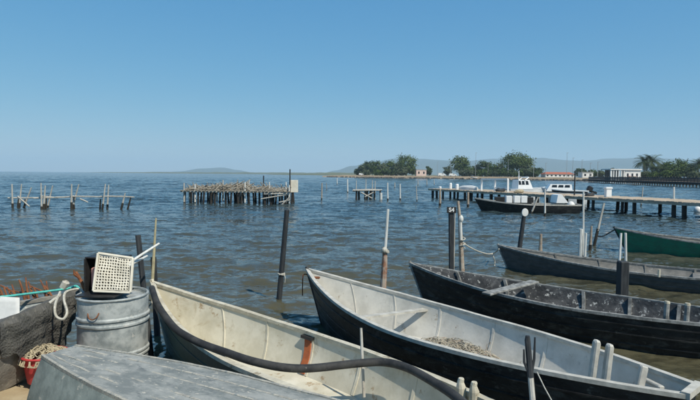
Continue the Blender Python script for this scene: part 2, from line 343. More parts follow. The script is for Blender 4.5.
# ------------------------------------------------------------------ boats
class Boat:
    def __init__(s, bow, stern, beam, zbow, zmid, zstern, tm=.5, fs=.35, flare=.74, rake=.35, srake=.1, floor=.085, th=.028, p=2.0, bowr=.012, keel=-.14, flip=None, rock=.10):
        s.rock = rock
        s.bow, s.stern = V(bow[0], bow[1], 0), V(stern[0], stern[1], 0)
        s.L = (s.stern - s.bow).length; s.u = (s.stern - s.bow) / s.L; s.n = V(-s.u.y, s.u.x, 0)   # n: to the left of bow->stern
        s.beam, s.zb, s.zm, s.zs, s.tm, s.fs, s.fl, s.rake, s.srake = beam, zbow, zmid, zstern, tm, fs, flare, rake, srake
        s.floor, s.th, s.p, s.bowr, s.keel, s.flip = floor, th, p, bowr, keel, flip
    def hw(s, t):
        if t < s.tm: f = 1 - (1 - t / s.tm) ** s.p
        else: f = 1 - (1 - s.fs) * ((t - s.tm) / (1 - s.tm)) ** 2.1
        return s.bowr + (s.beam / 2 - s.bowr) * max(f, 0)
    def zg(s, t):
        return s.zm + (s.zb - s.zm) * max(0, 1 - t / .6) ** 2 + (s.zs - s.zm) * max(0, (t - .5) / .5) ** 2
    def P(s, t, w, z, ds=0.0):
        q = s.bow + s.u * (t * s.L + ds) + s.n * w
        zz = z if s.flip is None else s.flip - z
        return V(q.x, q.y, zz)
    def sec(s, t, inner):
        """(w, z, ds) points from the gunwale down to the middle of the bottom"""
        hw = s.hw(t); zg = s.zg(t); o = s.th if inner else 0.0
        hw = max(hw - o, .003); hb = max(hw * (s.fl - .10 * (1 - t) ** 3), .003)
        zb = s.floor if inner else s.keel + s.rock * (1 - t) ** 4
        if inner: zg -= .004
        pts = []
        for k in range(6):
            a = k / 5; w = hw + (hb - hw) * a + (hw - hb) * .20 * math.sin(math.pi * a)
            z = zg + (zb - zg) * a
            ds = s.rake * (1 - t) ** 3 * a ** .9 - s.srake * t ** 6 * a
            pts.append((w, z, ds))
        pts.append((hb * .5, zb, pts[-1][2])); pts.append((0, zb, pts[-1][2]))
        return pts
    def shell(s, inner, N=44, t0=0.0, t1=1.0):
        mb = MB(); rows = []
        for i in range(N + 1):
            t = t0 + (t1 - t0) * i / N; sc = s.sec(t, inner)
            rows.append([s.P(t, w, z, ds) for w, z, ds in sc] + [s.P(t, -w, z, ds) for w, z, ds in sc[-2::-1]])
        mb.grid(rows); n = len(rows[0])
        mb.f.append(tuple(range(n))); mb.f.append(tuple((N * n) + k for k in range(n - 1, -1, -1)))
        return mb
    def rail(s, side, w=.05, h=.035, t0=0.0, t1=1.0, N=44, dz=.012, out=.012):
        mb = MB(); rows = []
        for i in range(N + 1):
            t = t0 + (t1 - t0) * i / N; hw = s.hw(t); zg = s.zg(t)
            jig = .004 * noise.noise(V(t * 9, side * 3, s.L))
            wi = max(hw + out - w, .001); wo = hw + out
            zt = zg + dz + jig; zl = zg + dz - h
            rows.append([s.P(t, side * wi, zl), s.P(t, side * wo, zl), s.P(t, side * wo, zt), s.P(t, side * wi, zt), s.P(t, side * wi, zl)])
        mb.grid(rows); mb.f.append((3, 2, 1, 0)); k = N * 5; mb.f.append((k, k + 1, k + 2, k + 3)); return mb
    def rib(s, t, side, w=.028, d=.005, a0=.06, a1=1.0):
        mb = MB(); sc = s.sec(t, True)[:6]; rows = []
        dt = w / s.L / 2; e = []
        for (ww, z, ds) in sc[int(a0 * 5):]:
            e.append([s.P(t - dt, side * (ww + .004), z, ds), s.P(t - dt, side * (ww - d), z + .006, ds), s.P(t + dt, side * (ww - d), z + .006, ds), s.P(t + dt, side * (ww + .004), z, ds)])
        mb.grid(e); n = len(e) - 1
        mb.f.append((0, 1, 2, 3)); return mb
    def strake(s, side, a, h=.018, out=.010, N=40):
        mb = MB(); e = []
        for i in range(N + 1):
            t = i / N; sc = s.sec(t, False); j = min(int(a * 5), 4); f = a * 5 - j
            w = sc[j][0] + (sc[j + 1][0] - sc[j][0]) * f; z = sc[j][1] + (sc[j + 1][1] - sc[j][1]) * f; ds = sc[j][2] + (sc[j + 1][2] - sc[j][2]) * f
            e.append([s.P(t, side * (w - .004), z + h, ds), s.P(t, side * (w + out), z + h * .8, ds), s.P(t, side * (w + out), z, ds), s.P(t, side * (w - .012), z - .002, ds)])
        mb.grid(e); return mb
    def thwart(s, t, z, w=.20, th=.03, skew=0.0):
        def wall(tt):
            g = s.zg(tt); a = (g - z) / (g - s.floor); hw = s.hw(tt) - s.th; hb = hw * s.fl
            return hw + (hb - hw) * a + (hw - hb) * .2 * math.sin(math.pi * a) - .006
        mb = MB(); dt = w / 2 / s.L; q = []
        for zz in (z - th, z):
            for tt, sd in ((t - dt, -1), (t + dt, -1), (t + dt, 1), (t - dt, 1)):
                ts = tt + skew * sd; q.append(s.P(ts, sd * wall(ts), zz))
        mb.add(q, [(0, 3, 2, 1), (4, 5, 6, 7), (0, 1, 5, 4), (1, 2, 6, 5), (2, 3, 7, 6), (3, 0, 4, 7)]); return mb
    def make(s, name, label, cat='boat', hull=None, inner=None, rail=None, ribs=(), ribmat=None, thwarts=(), thmat=None, stem=None, group=None, railw=.05, railh=.035, strakes=(), ribd=.005):
        mid = (s.bow + s.stern) / 2; t = thing(name, label, cat, V(mid.x, mid.y, 0), group); s.t = t
        s.shell(False).build('hull', hull, t, True)
        if inner: s.shell(True, t0=.012, t1=.992).build('inner_skin', inner, t, True)
        for sd in (-1, 1): s.rail(sd, railw, railh).build('gunwale', rail, t)
        mb = MB(); hw = s.hw(1.0); zg = s.zg(1.0)
        mb.bar(s.P(1, -hw - .01, zg + .002, .0), s.P(1, hw + .01, zg + .002, .0), .06, .05); mb.build('transom_cap', rail, t)
        for r in ribs:
            for sd in (-1, 1): s.rib(r, sd, d=ribd, w=.028 + ribd * .4).build('rib', ribmat or inner, t)
        for a in strakes:
            for sd in (-1, 1): s.strake(sd, a).build('strake', hull, t)
        for th in thwarts: s.thwart(*th).build('thwart', thmat or inner, t)
        if stem:
            mb = MB(); pts = []
            sc = s.sec(0, False)[:6]
            mb.tube([s.P(0, 0, z + (.03 if i == 0 else 0), ds - .008) for i, (w, z, ds) in enumerate(sc)], [.028, .026, .024, .022, .02, .016], 6); mb.build('stem_post', stem, t)
        return t

def bitt(parent, pts, r, mat, name='mooring_post', n=8):
    mb = MB(); mb.tube(pts, r, n, wob=.05); return mb.build(name, mat, parent)

# ---- cream boat drawn up beside the barrel
B2 = Boat(G(152, 282, .74), (1.02, 3.20), 1.10, .74, .50, .52, tm=.52, fs=.45, rake=.42, p=1.75, floor=.12)
t2 = B2.make('rowing_boat', 'cream boat with teal outer hull and rust-stained inside beside the steel barrel', hull=m_teal, inner=m_cream, rail=m_creamrail,
             ribs=(.22, .36, .50, .64, .78), ribmat=m_cream, stem=m_creamrail, railw=.06, strakes=(.25, .55))
# rust-red strip on its far wall, with dark head
def wallpt(B, t, side, a, off=0.0):
    sc = B.sec(t, True); i = min(int(a * 5), 4); f = a * 5 - i
    w = sc[i][0] + (sc[i + 1][0] - sc[i][0]) * f - off; z = sc[i][1] + (sc[i + 1][1] - sc[i][1]) * f
    return B.P(t, side * w, z, sc[i][2])
def wallpatch(B, t, side, a0, a1, w, off, mat, name, parent):
    mb = MB(); dt = w / 2 / B.L; rows = []
    for k in range(6):
        a = a0 + (a1 - a0) * k / 5
        rows.append([wallpt(B, t - dt, side, a, -.004), wallpt(B, t - dt, side, a, off), wallpt(B, t + dt, side, a, off), wallpt(B, t + dt, side, a, -.004)])
    mb.grid(rows); mb.f.append((0, 1, 2, 3)); mb.f.append((23, 22, 21, 20)); return mb.build(name, mat, parent)
wallpatch(B2, .49, 1, .14, .95, .085, .02, m_rustred, 'rusty_strip', t2)['label'] = 'rust-red vertical strip on the inside wall'
wallpatch(B2, .49, 1, .08, .15, .15, .045, m_blackpl, 'strip_head', t2)
for k, (px, py) in enumerate(((461, 394), (474, 398))):
    b = G(px, py, .50); 
    mb = MB(); mb.tube([b + V(0, 0, -.06), b + V(.0, .0, .05), b + V(-.005, .0, .09), b + V(0, 0, .115), b + V(0, 0, .12)], [.036, .036, .024, .022, .018], 10, wob=.04)
    mb.build('mooring_post', m_creamrail, t2)
mb = MB(); a = G(364, 397, .2); mb.tube([a, D(362, 352, a.y + .06), D(361, 328, a.y + .1)], [.014, .013, .011], 7, wob=.06)
tag(mb.build('cane_stick', m_polegrey), 'thin pale stick standing upright inside the cream boat', 'stick')
# long black hose lying along that boat
hp = [(152, 288, .76), (157, 303, .72), (165, 316, .66), (176, 329, .60), (190, 338, .57), (205, 345, .55), (225, 352, .545), (245, 359, .54), (262, 363.5, .53), (280, 367, .52), (300, 368.5, .50), (320, 367.5, .50), (342, 365, .51), (362, 363, .52), (380, 362, .53), (395, 364, .545), (410, 369, .55), (425, 377, .56), (440, 386, .56), (452, 394, .56), (462, 402, .56), (474, 412, .56)]
raw = [G(*q) for q in hp]
def smooth_path(pts, k=4):
    out = []
    for i in range(len(pts) - 1):
        p0, p1, p2, p3 = pts[max(i - 1, 0)], pts[i], pts[i + 1], pts[min(i + 2, len(pts) - 1)]
        for j in range(k):
            t = j / k; out.append(.5 * ((2 * p1) + (p2 - p0) * t + (2 * p0 - 5 * p1 + 4 * p2 - p3) * t * t + (3 * p1 - p0 - 3 * p2 + p3) * t ** 3))
    return out + [pts[-1]]
mb = MB(); pth = smooth_path(raw); mb.tube(pth, .034, 12)
tag(mb.build('rubber_hose', m_rubber, smooth=True), 'long thick black hose laid along the edge of the cream boat', 'hose')

# ---- big boat: black outside, pale inside
B3 = Boat(G(307, 269, .74), (2.60, 3.93), 1.30, .74, .47, .50, tm=.47, fs=.22, rake=.38, p=1.8, floor=.09)
t3 = B3.make('rowing_boat', 'black-hulled boat with pale grey-white inside and two upright posts at its stern', hull=m_black, inner=m_white3, rail=m_rail3,
             ribs=(.13, .26, .40, .56, .70, .84), ribmat=m_white3, thwarts=((.33, .42, .085, .025, .03),), thmat=m_rail3, stem=m_black, railw=.055, strakes=(.22, .46, .7))
for px, py, pt in ((589, 378, (597, 340)), (603, 381, (610, 344))):
    a = G(px, py, .44); b = D(pt[0], pt[1], a.y + .03)
    mb = MB(); mb.bar(a + V(0, 0, -.25), b, .07, .05, up=(1, 0, 0), bev=.012); mb.build('mooring_post', m_rail3, t3)
a = G(640, 386, .44); mb = MB(); mb.bar(a + V(0, 0.06, -.2), D(644, 366, a.y + .1), .05, .06, up=(1, 0, 0), bev=.008); mb.build('stern_knee', m_rail3, t3)
mb = MB(); mb.bar(G(644, 379, .42), G(662, 388, .44), .05, .03, bev=.008); mb.build('stern_board', m_rail3, t3)
# small dark ring bolt at its bow
mb = MB(); q = B3.P(.04, 0, .62); mb.box(q + V(.02, -.03, .03), (.10, .05, .03), bev=.01); mb.build('bow_cleat', m_rust, t3)
mb = MB(); q = B3.P(0, 0, .66); mb.tube(smooth_path([q, q + V(-.05, -.02, .0), q + V(-.06, -.03, -.1), q + V(-.06, -.03, -.30)]), .008, 6); mb.build('bow_chain', m_rust, t3)

def tangle(c, rx, ry, h, n, r, mat, seed=1, zf=None, seg=9, B=None):
    eu, en = (B.u, B.n) if B else (V(1, 0, 0), V(0, 1, 0))
    rr = random.Random(seed); mb = MB()
    for i in range(n):
        a = rr.uniform(0, 6.28); q = math.sqrt(rr.random()) * .9; p = V(math.cos(a) * q, math.sin(a) * q, 0); dirn = rr.uniform(0, 6.28); pts = []
        for k in range(seg):
            dirn += rr.gauss(0, .8); p = p + V(math.cos(dirn), math.sin(dirn), 0) * .17
            hy = math.hypot(p.x, p.y); p = p * (1.08 / hy) if hy > 1.08 else p; rad = min(1.0, hy); zz = h * (1 - rad * rad) * rr.uniform(.35, 1.0) + .01
            x = c[0] + p.x * rx * eu.x + p.y * ry * en.x; y = c[1] + p.x * rx * eu.y + p.y * ry * en.y
            pts.append(V(x, y, (zf(x, y) if zf else c[2]) + zz))
        mb.tube(smooth_path(pts, 2), r, 4, cap=False)
    return mb
c = B3.P(.525, .16, .10); mb = tangle(c, .66, .33, .19, 150, .0040, m_netg, 5, B=B3)
tag(mb.build('fishing_net', m_netg), 'loose tan and reddish net heap on the floor of the pale boat', 'net')
# forked pole in front of it
a = D(533, 405, 3.45); b = D(527.5, 340, 3.55)
mb = MB(); mb.tube([V(a.x + .04, a.y - .02, -.3), a, a.lerp(b, .5), b], [.022, .020, .019, .018], 8, wob=.05)
ft = thing('forked_pole', 'upright pole with dark forked head beside the black-hulled boat', 'pole', V(a.x + .04, a.y - .02, 0)); mb.build('shaft', m_polegrey, ft)
mb = MB(); f0 = a.lerp(b, .42); mb.tube([f0, b, b + V(.0, .0, .03)], [.022, .020, .015], 8); mb.build('dark_head', m_poledark, ft)
mb = MB(); mb.tube([f0, f0.lerp(b, .4) + V(-.035, 0, 0), f0.lerp(b, .75) + V(-.03, 0, 0)], [.011, .009, .006], 6); mb.tube([f0, f0.lerp(b, .5) + V(.035, 0, 0), b + V(.05, 0, .02)], [.011, .009, .006], 6); mb.build('fork_prong', m_poledark, ft)
mb = MB(); s0 = D(537, 372, 3.72); mb.tube([s0, s0.lerp(D(553, 402, 3.45), .5) + V(0, 0, -.01), D(557, 410, 3.42)], .004, 5); tag(mb.build('mooring_line', m_rope), 'thin pale line running down from the black-hulled boat beside the forked pole', 'rope')

# ---- black boat with dirty tarred inside
B4 = Boat(G(410, 263, .66), (5.22, 5.78), 1.22, .66, .42, .44, tm=.48, fs=.30, rake=.30, p=1.8, floor=.09)
t4 = B4.make('rowing_boat', 'black boat with tarred inside spattered with white droppings', hull=m_black, inner=m_tar, rail=m_tarrail,
             ribs=(.14, .28, .50, .62, .735, .86), ribmat=m_tarrail, stem=m_tarrail, railw=.04, strakes=(.2, .42, .64), ribd=.035)
for tt_ in (.715, .755):
    a = B4.P(tt_, -B4.hw(tt_) + .075, .36); b = a + V(.02, .01, .27)
    mb = MB(); mb.tube([a + V(0, 0, -.15), a.lerp(b, .95)], .030, 10, wob=.05); mp = mb.build('mooring_post', m_tarrail, t4)
    mb = MB(); mb.tube([a.lerp(b, .93), b + V(0, 0, .008)], [.033, .028], 10); mb.build('post_cap', m_creamrail, mp)
mb = MB(); mb.bar(G(486, 294, .475), D(535, 281.5, 7.95), .15, .03, bev=.006); mb.build('thwart', m_tarrail, t4)
c = B4.P(.66, -.05, .095); mb = tangle(c, .95, .20, .12, 110, .011, m_tar, 11, B=B4)
tag(mb.build('old_net', m_tar), 'dark dirty net heaped on the floor of the black tarred boat', 'net')
c = B4.P(.22, 0, .095); mb = tangle(c, .5, .12, .12, 60, .011, m_tar, 12, B=B4)
tag(mb.build('old_net', m_tar), 'dark tangled net in the bow of the black tarred boat', 'net')

# ---- grey boat beyond it
B5 = Boat(G(498, 245, .52), (8.35, 8.95), 1.25, .52, .27, .33, tm=.5, fs=.35, rake=.25, p=1.8, floor=.08)
t5 = B5.make('rowing_boat', 'dark grey weathered boat lying low in the water behind the black tarred boat', hull=m_grey5, inner=m_in5, rail=m_tarrail,
             ribs=(.2, .35, .5, .65, .8), ribmat=m_in5, thwarts=((.22, .22, .3, .025), (.42, .21, .2, .025), (.66, .21, .2, .025)), thmat=m_in5, stem=m_tarrail, railw=.055, strakes=(.25, .5), ribd=.02)
mb = MB(); a = G(659, 277, .28); mb.tube([a, a + V(0, 0, .14)], .022, 8); mb.build('mooring_post', m_creamrail, t5)

# ---- green boat
gb = G(614, 229, .62); ge = G(764, 256, 0)
B6 = Boat(gb, (gb.x + 5.2, gb.y - 2.3), 1.35, .66, .36, .42, tm=.5, fs=.45, rake=.35, p=1.8, floor=.09)
B6.make('rowing_boat', 'green-hulled boat with dark gunwale moored near the long jetty', hull=m_green, inner=m_in5, rail=m_tarrail, ribs=(.3, .5, .7), thwarts=((.3, .28, .2, .025), (.6, .28, .2, .025)), stem=m_poledark, railw=.06, strakes=(.28, .56))

# ---- upturned boat in the foreground
GZ = .10
B0 = Boat((-2.53, 4.44), (1.05, 2.36), 1.10, .47, .49, .49, tm=.45, fs=.7, flare=.70, rake=.12, keel=.0, p=1.75, bowr=.235, flip=.605, rock=0)
t0 = thing('upturned_boat', 'weathered grey-blue boat turned upside down on the sand', 'boat', V(-.8, 3.2, GZ))
def b0_shell():
    mb = MB(); N = 50; rows = []
    for i in range(N + 1):
        t = i / N; sc = B0.sec(t, False)
        rows.append([B0.P(t, w, z, ds) for w, z, ds in sc] + [B0.P(t, -w, z, ds) for w, z, ds in sc[-2::-1]])
    return rows
rows = b0_shell(); nn = len(rows[0])
for r_ in rows:
    for k, p in enumerate(r_): p.z += .004 * noise.noise(V(p.x * 3, p.y * 3, k * .1))
mb = MB(); mb.grid([r_[0:6] for r_ in rows]); mb.build('side_planking', m_uptside, t0, True)
mb = MB(); mb.grid([r_[nn - 6:nn] for r_ in rows]); mb.build('side_planking', m_uptside, t0, True)
mb = MB(); mb.grid([r_[5:nn - 5] for r_ in rows]); mb.build('bottom_planking', m_upt, t0, True)
mb = MB(); mb.add(rows[0], [tuple(range(nn))]); mb.build('bow_board', m_uptside, t0)
mb = MB(); mb.add(rows[-1], [tuple(range(nn))]); mb.build('transom', m_uptside, t0)
for idx, nm, ww in ((5, 'chine_strip', .022), (nn - 6, 'chine_strip', .022)):
    mb = MB()
    e = []
    for i, r_ in enumerate(rows):
        p = r_[idx]; j = -.001 + .003 * noise.noise(V(i * .55, idx, 0))
        e.append([p + B0.n * (-ww / 2) + V(0, 0, -.02), p + B0.n * (-ww / 2) + V(0, 0, .008 + j), p + B0.n * (ww / 2) + V(0, 0, .008 + j), p + B0.n * (ww / 2) + V(0, 0, -.02)])
    mb.grid(e); mb.build(nm, m_uptwood, t0)
for fr in (.25, .62):
    for sd in (-1, 1):
        mb = MB(); e = []
        for i in range(51):
            t = i / 50; sc = B0.sec(t, False); w = sc[5][0] * fr * sd; z = sc[5][1]; p = B0.P(t, w, z, sc[5][2])
            h = .001 + .006 * noise.noise(V(t * 23, fr * 9, sd)); e.append([p + B0.n * -.011 + V(0, 0, -.02), p + B0.n * -.009 + V(0, 0, h), p + B0.n * .009 + V(0, 0, h), p + B0.n * .011 + V(0, 0, -.02)])
        mb.grid(e); mb.build('plank_seam', m_uptwood, t0)

# ---- old boat on the left, net hung over its side
B1 = Boat(G(75, 293, .80), (-5.25, 1.95), 1.30, .80, .66, .66, tm=.45, fs=.5, rake=.25, p=1.7, floor=.22, keel=.02)
t1 = B1.make('rowing_boat', 'old grey-brown wooden boat on the sand with dark net hung over its side', hull=m_left, inner=m_galv, rail=m_left, ribs=(.2, .32, .44), ribmat=m_left, stem=m_left, railw=.06)
SIDE = 1.0 if B1.n.y < 0 else -1.0
mb = MB(); rws = []
for i in range(46):
    t = .0 + .22 * i / 45; sc = B1.sec(t, False); row = []
    front = max(.10, 1 - (t / .235) ** 1.5) * (.82 + .35 * noise.noise(V(t * 33, 0, 6)))
    for k in range(18):
        a = -.16 + k / 17 * (1.05 * (front ** .5) + .10)
        fold = .034 * noise.noise(V(t * 30 + a * 3, a * 1.5, 2)) + .014 * noise.noise(V(t * 75 + a * 6, a * 4, 7)) + .04
        if a < 0:
            w = B1.hw(t) + (a / .16) * .16 + fold * .2; z = B1.zg(t) + .035 + fold * .7 - abs(a) * .25; ds = 0
        else:
            j = min(int(a * 5), 4); f = min(a * 5 - j, 1.0)
            w = sc[j][0] + (sc[j + 1][0] - sc[j][0]) * f + fold; z = sc[j][1] + (sc[j + 1][1] - sc[j][1]) * f + .03 * (1 - a); ds = sc[j][2]
        row.append(B1.P(t, SIDE * max(w, 0.01), z, ds - (.03 if t < .02 else 0)))
    rws.append(row)
mb.grid(rws); tag(mb.build('draped_net', m_net, smooth=True), 'dark folded net draped over the bow of the old grey-brown boat', 'net')
# white board leaning in it
mb = MB(); rws = []
for i in range(8):
    u = i / 7; row = []
    for k in range(6):
        v = k / 5; q = D(-14 + 33 * u, 297.5 - 2 * (1 - u) + 25 * v + 7 * (1 - u) * v, 5.02 - .10 * v); q.y += .012 * noise.noise(V(u * 4, v * 3, 1)); row.append(q)
    rws.append(row)
mb.grid(rws); o = mb.build('white_board', m_sheet, smooth=True); sm = o.modifiers.new('thickness', 'SOLIDIFY'); sm.thickness = .014
tag(o, 'white board laid over the edge of the old grey-brown boat', 'board')
# turquoise rope, pale ropes, float, iron spikes
def rope(name, pts, r, mat, label, cat='rope', group=None):
    mb = MB(); mb.tube(smooth_path(pts, 5), r, 6); return tag(mb.build(name, mat, smooth=True), label, cat, group)
rope('turquoise_rope', [D(-20, 299, 4.9), D(10, 296, 5.1), D(30, 293.5, 5.35), D(58, 290, 5.65), D(70, 288, 5.75), D(76, 286, 5.78), D(80, 290, 5.75)], .013, m_tealrope, 'turquoise rope stretched over the old grey-brown boat')
rope('pale_rope', [D(60, 292, 5.5), D(55, 305, 5.2), D(56, 316, 5.15), D(63, 319, 5.15), D(67, 312, 5.2), D(64, 300, 5.35), D(66, 292, 5.5), D(78, 289, 5.65), D(84, 292, 5.6)], .013, m_rope, 'pale rope looped over the bow of the old grey-brown boat')
rope('pale_rope', [D(36, 314, 5.0), D(46, 306, 5.15), D(56, 298, 5.35), D(66, 294, 5.55), D(74, 296, 5.6)], .014, m_rope, 'pale rope lying along the edge of the draped dark net')
mb = MB(); c = D(64.5, 285, 5.72); mb.box(c, (.075, .07, .11), Matrix.Rotation(.5, 3, 'Y') @ Matrix.Rotation(.4, 3, 'Z'), .02); tag(mb.build('cork_float', m_cork), 'pale cork float tied at the bow of the old grey-brown boat', 'float')
rr = random.Random(21)
for k in range(17):
    px = 2 + k * 3.4; a = D(px, 299 + rr.uniform(-2, 2), 5.5); b = D(px + rr.uniform(-12, -3), 296 - rr.uniform(7, 20), 5.6 + rr.uniform(-.1, .2))
    if k % 3 == 0: b = D(px - 22, 291 - rr.uniform(0, 6), 5.6)
    mid = a.lerp(b, .5) + V(rr.uniform(-.02, .02), 0, rr.uniform(-.01, .02))
    mb = MB(); mb.tube([a + V(0, 0, -.05), mid, b], [.012, .010, .007], 6, wob=.15)
    tag(mb.build('rusty_rod', m_rust), 'bent rusty iron rod sticking up from the old grey-brown boat', 'rod', 'rusty rods in the old boat')
mb = MB(); mb.tube([D(86, 292, 5.6), D(82, 283, 5.62), D(76, 272, 5.66)], [.02, .018, .014], 7, wob=.1); mb.tube([D(80, 279, 5.63), D(74, 274, 5.6), D(74, 270, 5.6)], [.014, .012, .008], 6); tag(mb.build('driftwood_branch', m_rust), 'short forked reddish branch leaning by the steel barrel', 'branch')
for k in range(5):
    mb = MB(); a = D(68 + k * 3, 291 + k, 5.62); b = D(70 + k * 3.4, 304 + rr.uniform(-3, 2), 5.55); mb.tube([a, a.lerp(b, .5) + V(.02, 0, 0), b], [.014, .012, .009], 6, wob=.12)
    tag(mb.build('dry_twig', m_brush), 'dry twig caught in the ropes beside the steel barrel', 'twig', 'twigs beside the barrel')

# ---- steel barrel with crate and perforated tray
bc = V(-2.43, 5.40, GZ); br = .335; bh = .75
bt = thing('steel_barrel', 'dented galvanised steel barrel with raised bands standing on the sand', 'barrel', bc)
mb = MB(); prof = [(br - .006, 0), (br, .02)]
for zc in (.16, .20, .49, .55): prof += [(br, zc - .022), (br + .014, zc - .008), (br + .014, zc + .008), (br, zc + .022)]
prof += [(br, bh - .02), (br - .004, bh), (br - .012, bh), (br - .014, bh - .02), (br - .02, bh - .03), (.001, bh - .03)]
mb.lathe(bc, prof, 56)
for v in mb.v:
    a = math.atan2(v.y - bc.y, v.x - bc.x); dn = .016 * noise.noise(V(a * 1.9, v.z * 3.5, 5)); v.x += math.cos(a) * dn; v.y += math.sin(a) * dn
mb.build('body', m_galv, bt, True)
mb = MB(); mb.tube([bc + V(br * math.cos(k * math.pi / 24), br * math.sin(k * math.pi / 24), bh) for k in range(49)], .013, 8, cap=False); mb.build('rim', m_galv, bt, True)
mb = MB(); h0 = D(88, 313, bc.y - br + .03); h1 = D(99, 313, bc.y - br - .005); mb.tube(smooth_path([h0, h0.lerp(h1, .15) + V(0, -.025, -.04), h0.lerp(h1, .5) + V(0, -.03, -.06), h0.lerp(h1, .85) + V(0, -.025, -.04), h1]), .006, 6); mb.build('wire_handle', m_rust, bt)
# crate
ztop = bc.z + bh + .014
ca = D(110, 293, bc.y + .06); ca.z = ztop
cx = Matrix.Rotation(R(-4), 3, 'Z')
ct = thing('plastic_crate', 'black plastic crate on its side on top of the steel barrel', 'crate', ca)
W, H, Dp, T = .46, .37, .24, .016
def lbox(mb, c, s, ax=cx, org=ca, bev=.003): mb.box(org + ax @ V(*c), s, ax, bev)
mb = MB(); lbox(mb, (.0, -.09, T / 2), (W - .06, Dp + .18, T)); mb.build('side_panel', m_blackpl, ct)
mb = MB(); lbox(mb, (-W / 2 + T / 2 + .02, 0, T + (H - 2 * T) / 2), (T, Dp, H - 2 * T)); mb.build('end_panel', m_blackpl, ct)
mb = MB(); lbox(mb, (W / 2 - T / 2 - .05, 0.02, T + (H - 2 * T) / 2), (T, Dp - .04, H - 2 * T)); mb.build('end_panel', m_blackpl, ct)
mb = MB(); lbox(mb, (-.015, .01, H - T / 2), (W - .07, Dp - .02, T)); mb.build('side_panel', m_blackpl, ct)
mb = MB(); lbox(mb, (-.015, Dp / 2 - T / 2 - .004, H / 2), (W - .12, T, H - 2 * T - .004)); mb.build('base_panel', m_blackpl, ct)
mb = MB(); lbox(mb, (-.14, -.02, T + .13), (.06, .10, .22), bev=.015); tag(mb.build('pink_container', m_pink), 'pink plastic container inside the black crate on the barrel', 'container')
# perforated tray leaning on the crate
q0 = D(93, 291.0, bc.y - .17); q1 = D(130, 292.5, bc.y - .16); q3 = D(98, 253, bc.y - .10); q2 = D(132.5, 258, bc.y - .09)
q0.z = max(q0.z, ztop + .012); tt = thing('perforated_tray', 'cream white plastic tray full of round holes leaning on the black crate', 'tray', (q0 + q1) / 2)
mb = MB(); NX, NY = 12, 12
nrm = (q1 - q0).cross(q3 - q0).normalized()
def bil(u, v): return q0.lerp(q1, u).lerp(q3.lerp(q2, u), v) + nrm * (.016 * noise.noise(V(u * 2.2, v * 2.2, 4))) + V(.006 * noise.noise(V(u * 5, v * 5, 8)), 0, .006 * noise.noise(V(u * 5, v * 5, 18)))
fr = .045
for i in range(NX):
    for j in range(NY):
        off = .0
        u0, u1 = fr + (1 - 2 * fr) * i / NX, fr + (1 - 2 * fr) * (i + 1) / NX; v0, v1 = fr + (1 - 2 * fr) * j / NY, fr + (1 - 2 * fr) * (j + 1) / NY
        uc, vc = (u0 + u1) / 2, (v0 + v1) / 2; sq = [(u0, v0), (uc, v0), (u1, v0), (u1, vc), (u1, v1), (uc, v1), (u0, v1), (u0, vc)]
        ru, rv = (u1 - u0) * .39, (v1 - v0) * .37
        if (i + j) % 2: ru *= .78; rv *= .95
        hole = [(uc + ru * math.cos(R(225 + 45 * k)), vc + rv * math.sin(R(225 + 45 * k))) for k in range(8)]
        P8 = [bil(*a) for a in sq] + [bil(*a) for a in hole] + [bil(*a) - nrm * .014 for a in hole]
        mb.add(P8, [(k, (k + 1) % 8, 8 + (k + 1) % 8, 8 + k) for k in range(8)] + [(8 + k, 8 + (k + 1) % 8, 16 + (k + 1) % 8, 16 + k) for k in range(8)])
mb.build('mesh_panel', m_tray, tt)
for (ua, va, ub, vb) in ((0, 0, 1, 0), (0, 1, 1, 1), (0, 0, 0, 1), (1, 0, 1, 1)):
    mb = MB(); mb.bar(bil(ua, va) - nrm * .008, bil(ub, vb) - nrm * .008, .022, .03, up=nrm, bev=.004); mb.build('rim', m_tray, tt)

# ---- red basket with a heap of beige net
rb = V(-2.92, 5.02, GZ)
rt = thing('red_basket', 'red plastic basket holding beige netting between barrel and upturned boat', 'basket', rb)
mb = MB(); mb.lathe(rb, [(.15, 0), (.19, .24), (.20, .24), (.20, .26), (.185, .26), (.145, .02), (.001, .02)], 28); mb.build('body', m_red, rt, True)
mb = MB(); mb.tube([rb + V(.2 * math.cos(k * math.pi / 12), .2 * math.sin(k * math.pi / 12), .255) for k in range(25)], .011, 6, cap=False); mb.build('rim', m_red, rt, True)
def over(x, y):
    d = math.hypot(x - rb.x, y - rb.y); return rb.z + (.24 if d < .2 else max(0.0, .24 - (d - .2) * 2.4))
mb = tangle((rb.x, rb.y, 0), .205, .205, .09, 70, .006, m_netb, 31, over); tag(mb.build('beige_net', m_netb), 'beige knotted netting heaped over the red basket', 'net')

# ---- posts and sticks near the barrel
def stake(name, foot, top, r0, r1, mat, label, cat='post', group=None, n=8, below=.5, wet=None, wob=.05, bend=.0, parts=False):
    """a round post; foot lies on the water or sand level"""
    d = (foot - top); base = foot + d.normalized() * below
    mid = foot.lerp(top, .5) + V(rnd(-1, 1), 0, 0) * bend
    if wet is None and abs(foot.z) < .02 and (top - foot).length > .4: wet = min(.3, .16 / (top - foot).length)
    if wet:
        t = thing(name, label, cat, foot, group)
        k = wet; split = foot.lerp(top, k)
        mb = MB(); mb.tube([base, foot, split], [r0 * 1.03, r0 * 1.03, r0 * 1.02], n, wob=wob); mb.build('wet_foot', m_polewet, t)
        mb = MB(); mb.tube([foot.lerp(top, k * .9), mid, top], [r0, (r0 + r1) / 2, r1], n, wob=wob); mb.build('shaft', mat, t)
        return t
    mb = MB(); mb.tube([base, foot, mid, top], [r0, r0, (r0 + r1) / 2, r1], n, wob=wob)
    o = mb.build(name, mat, origin=foot); return tag(o, label, cat, group)
f = D(148, 330, 6.0); stake('dark_post', f, D(138, 235, 6.05), .036, .032, m_poledark, 'slim dark tarred post leaning between barrel and cream boat')
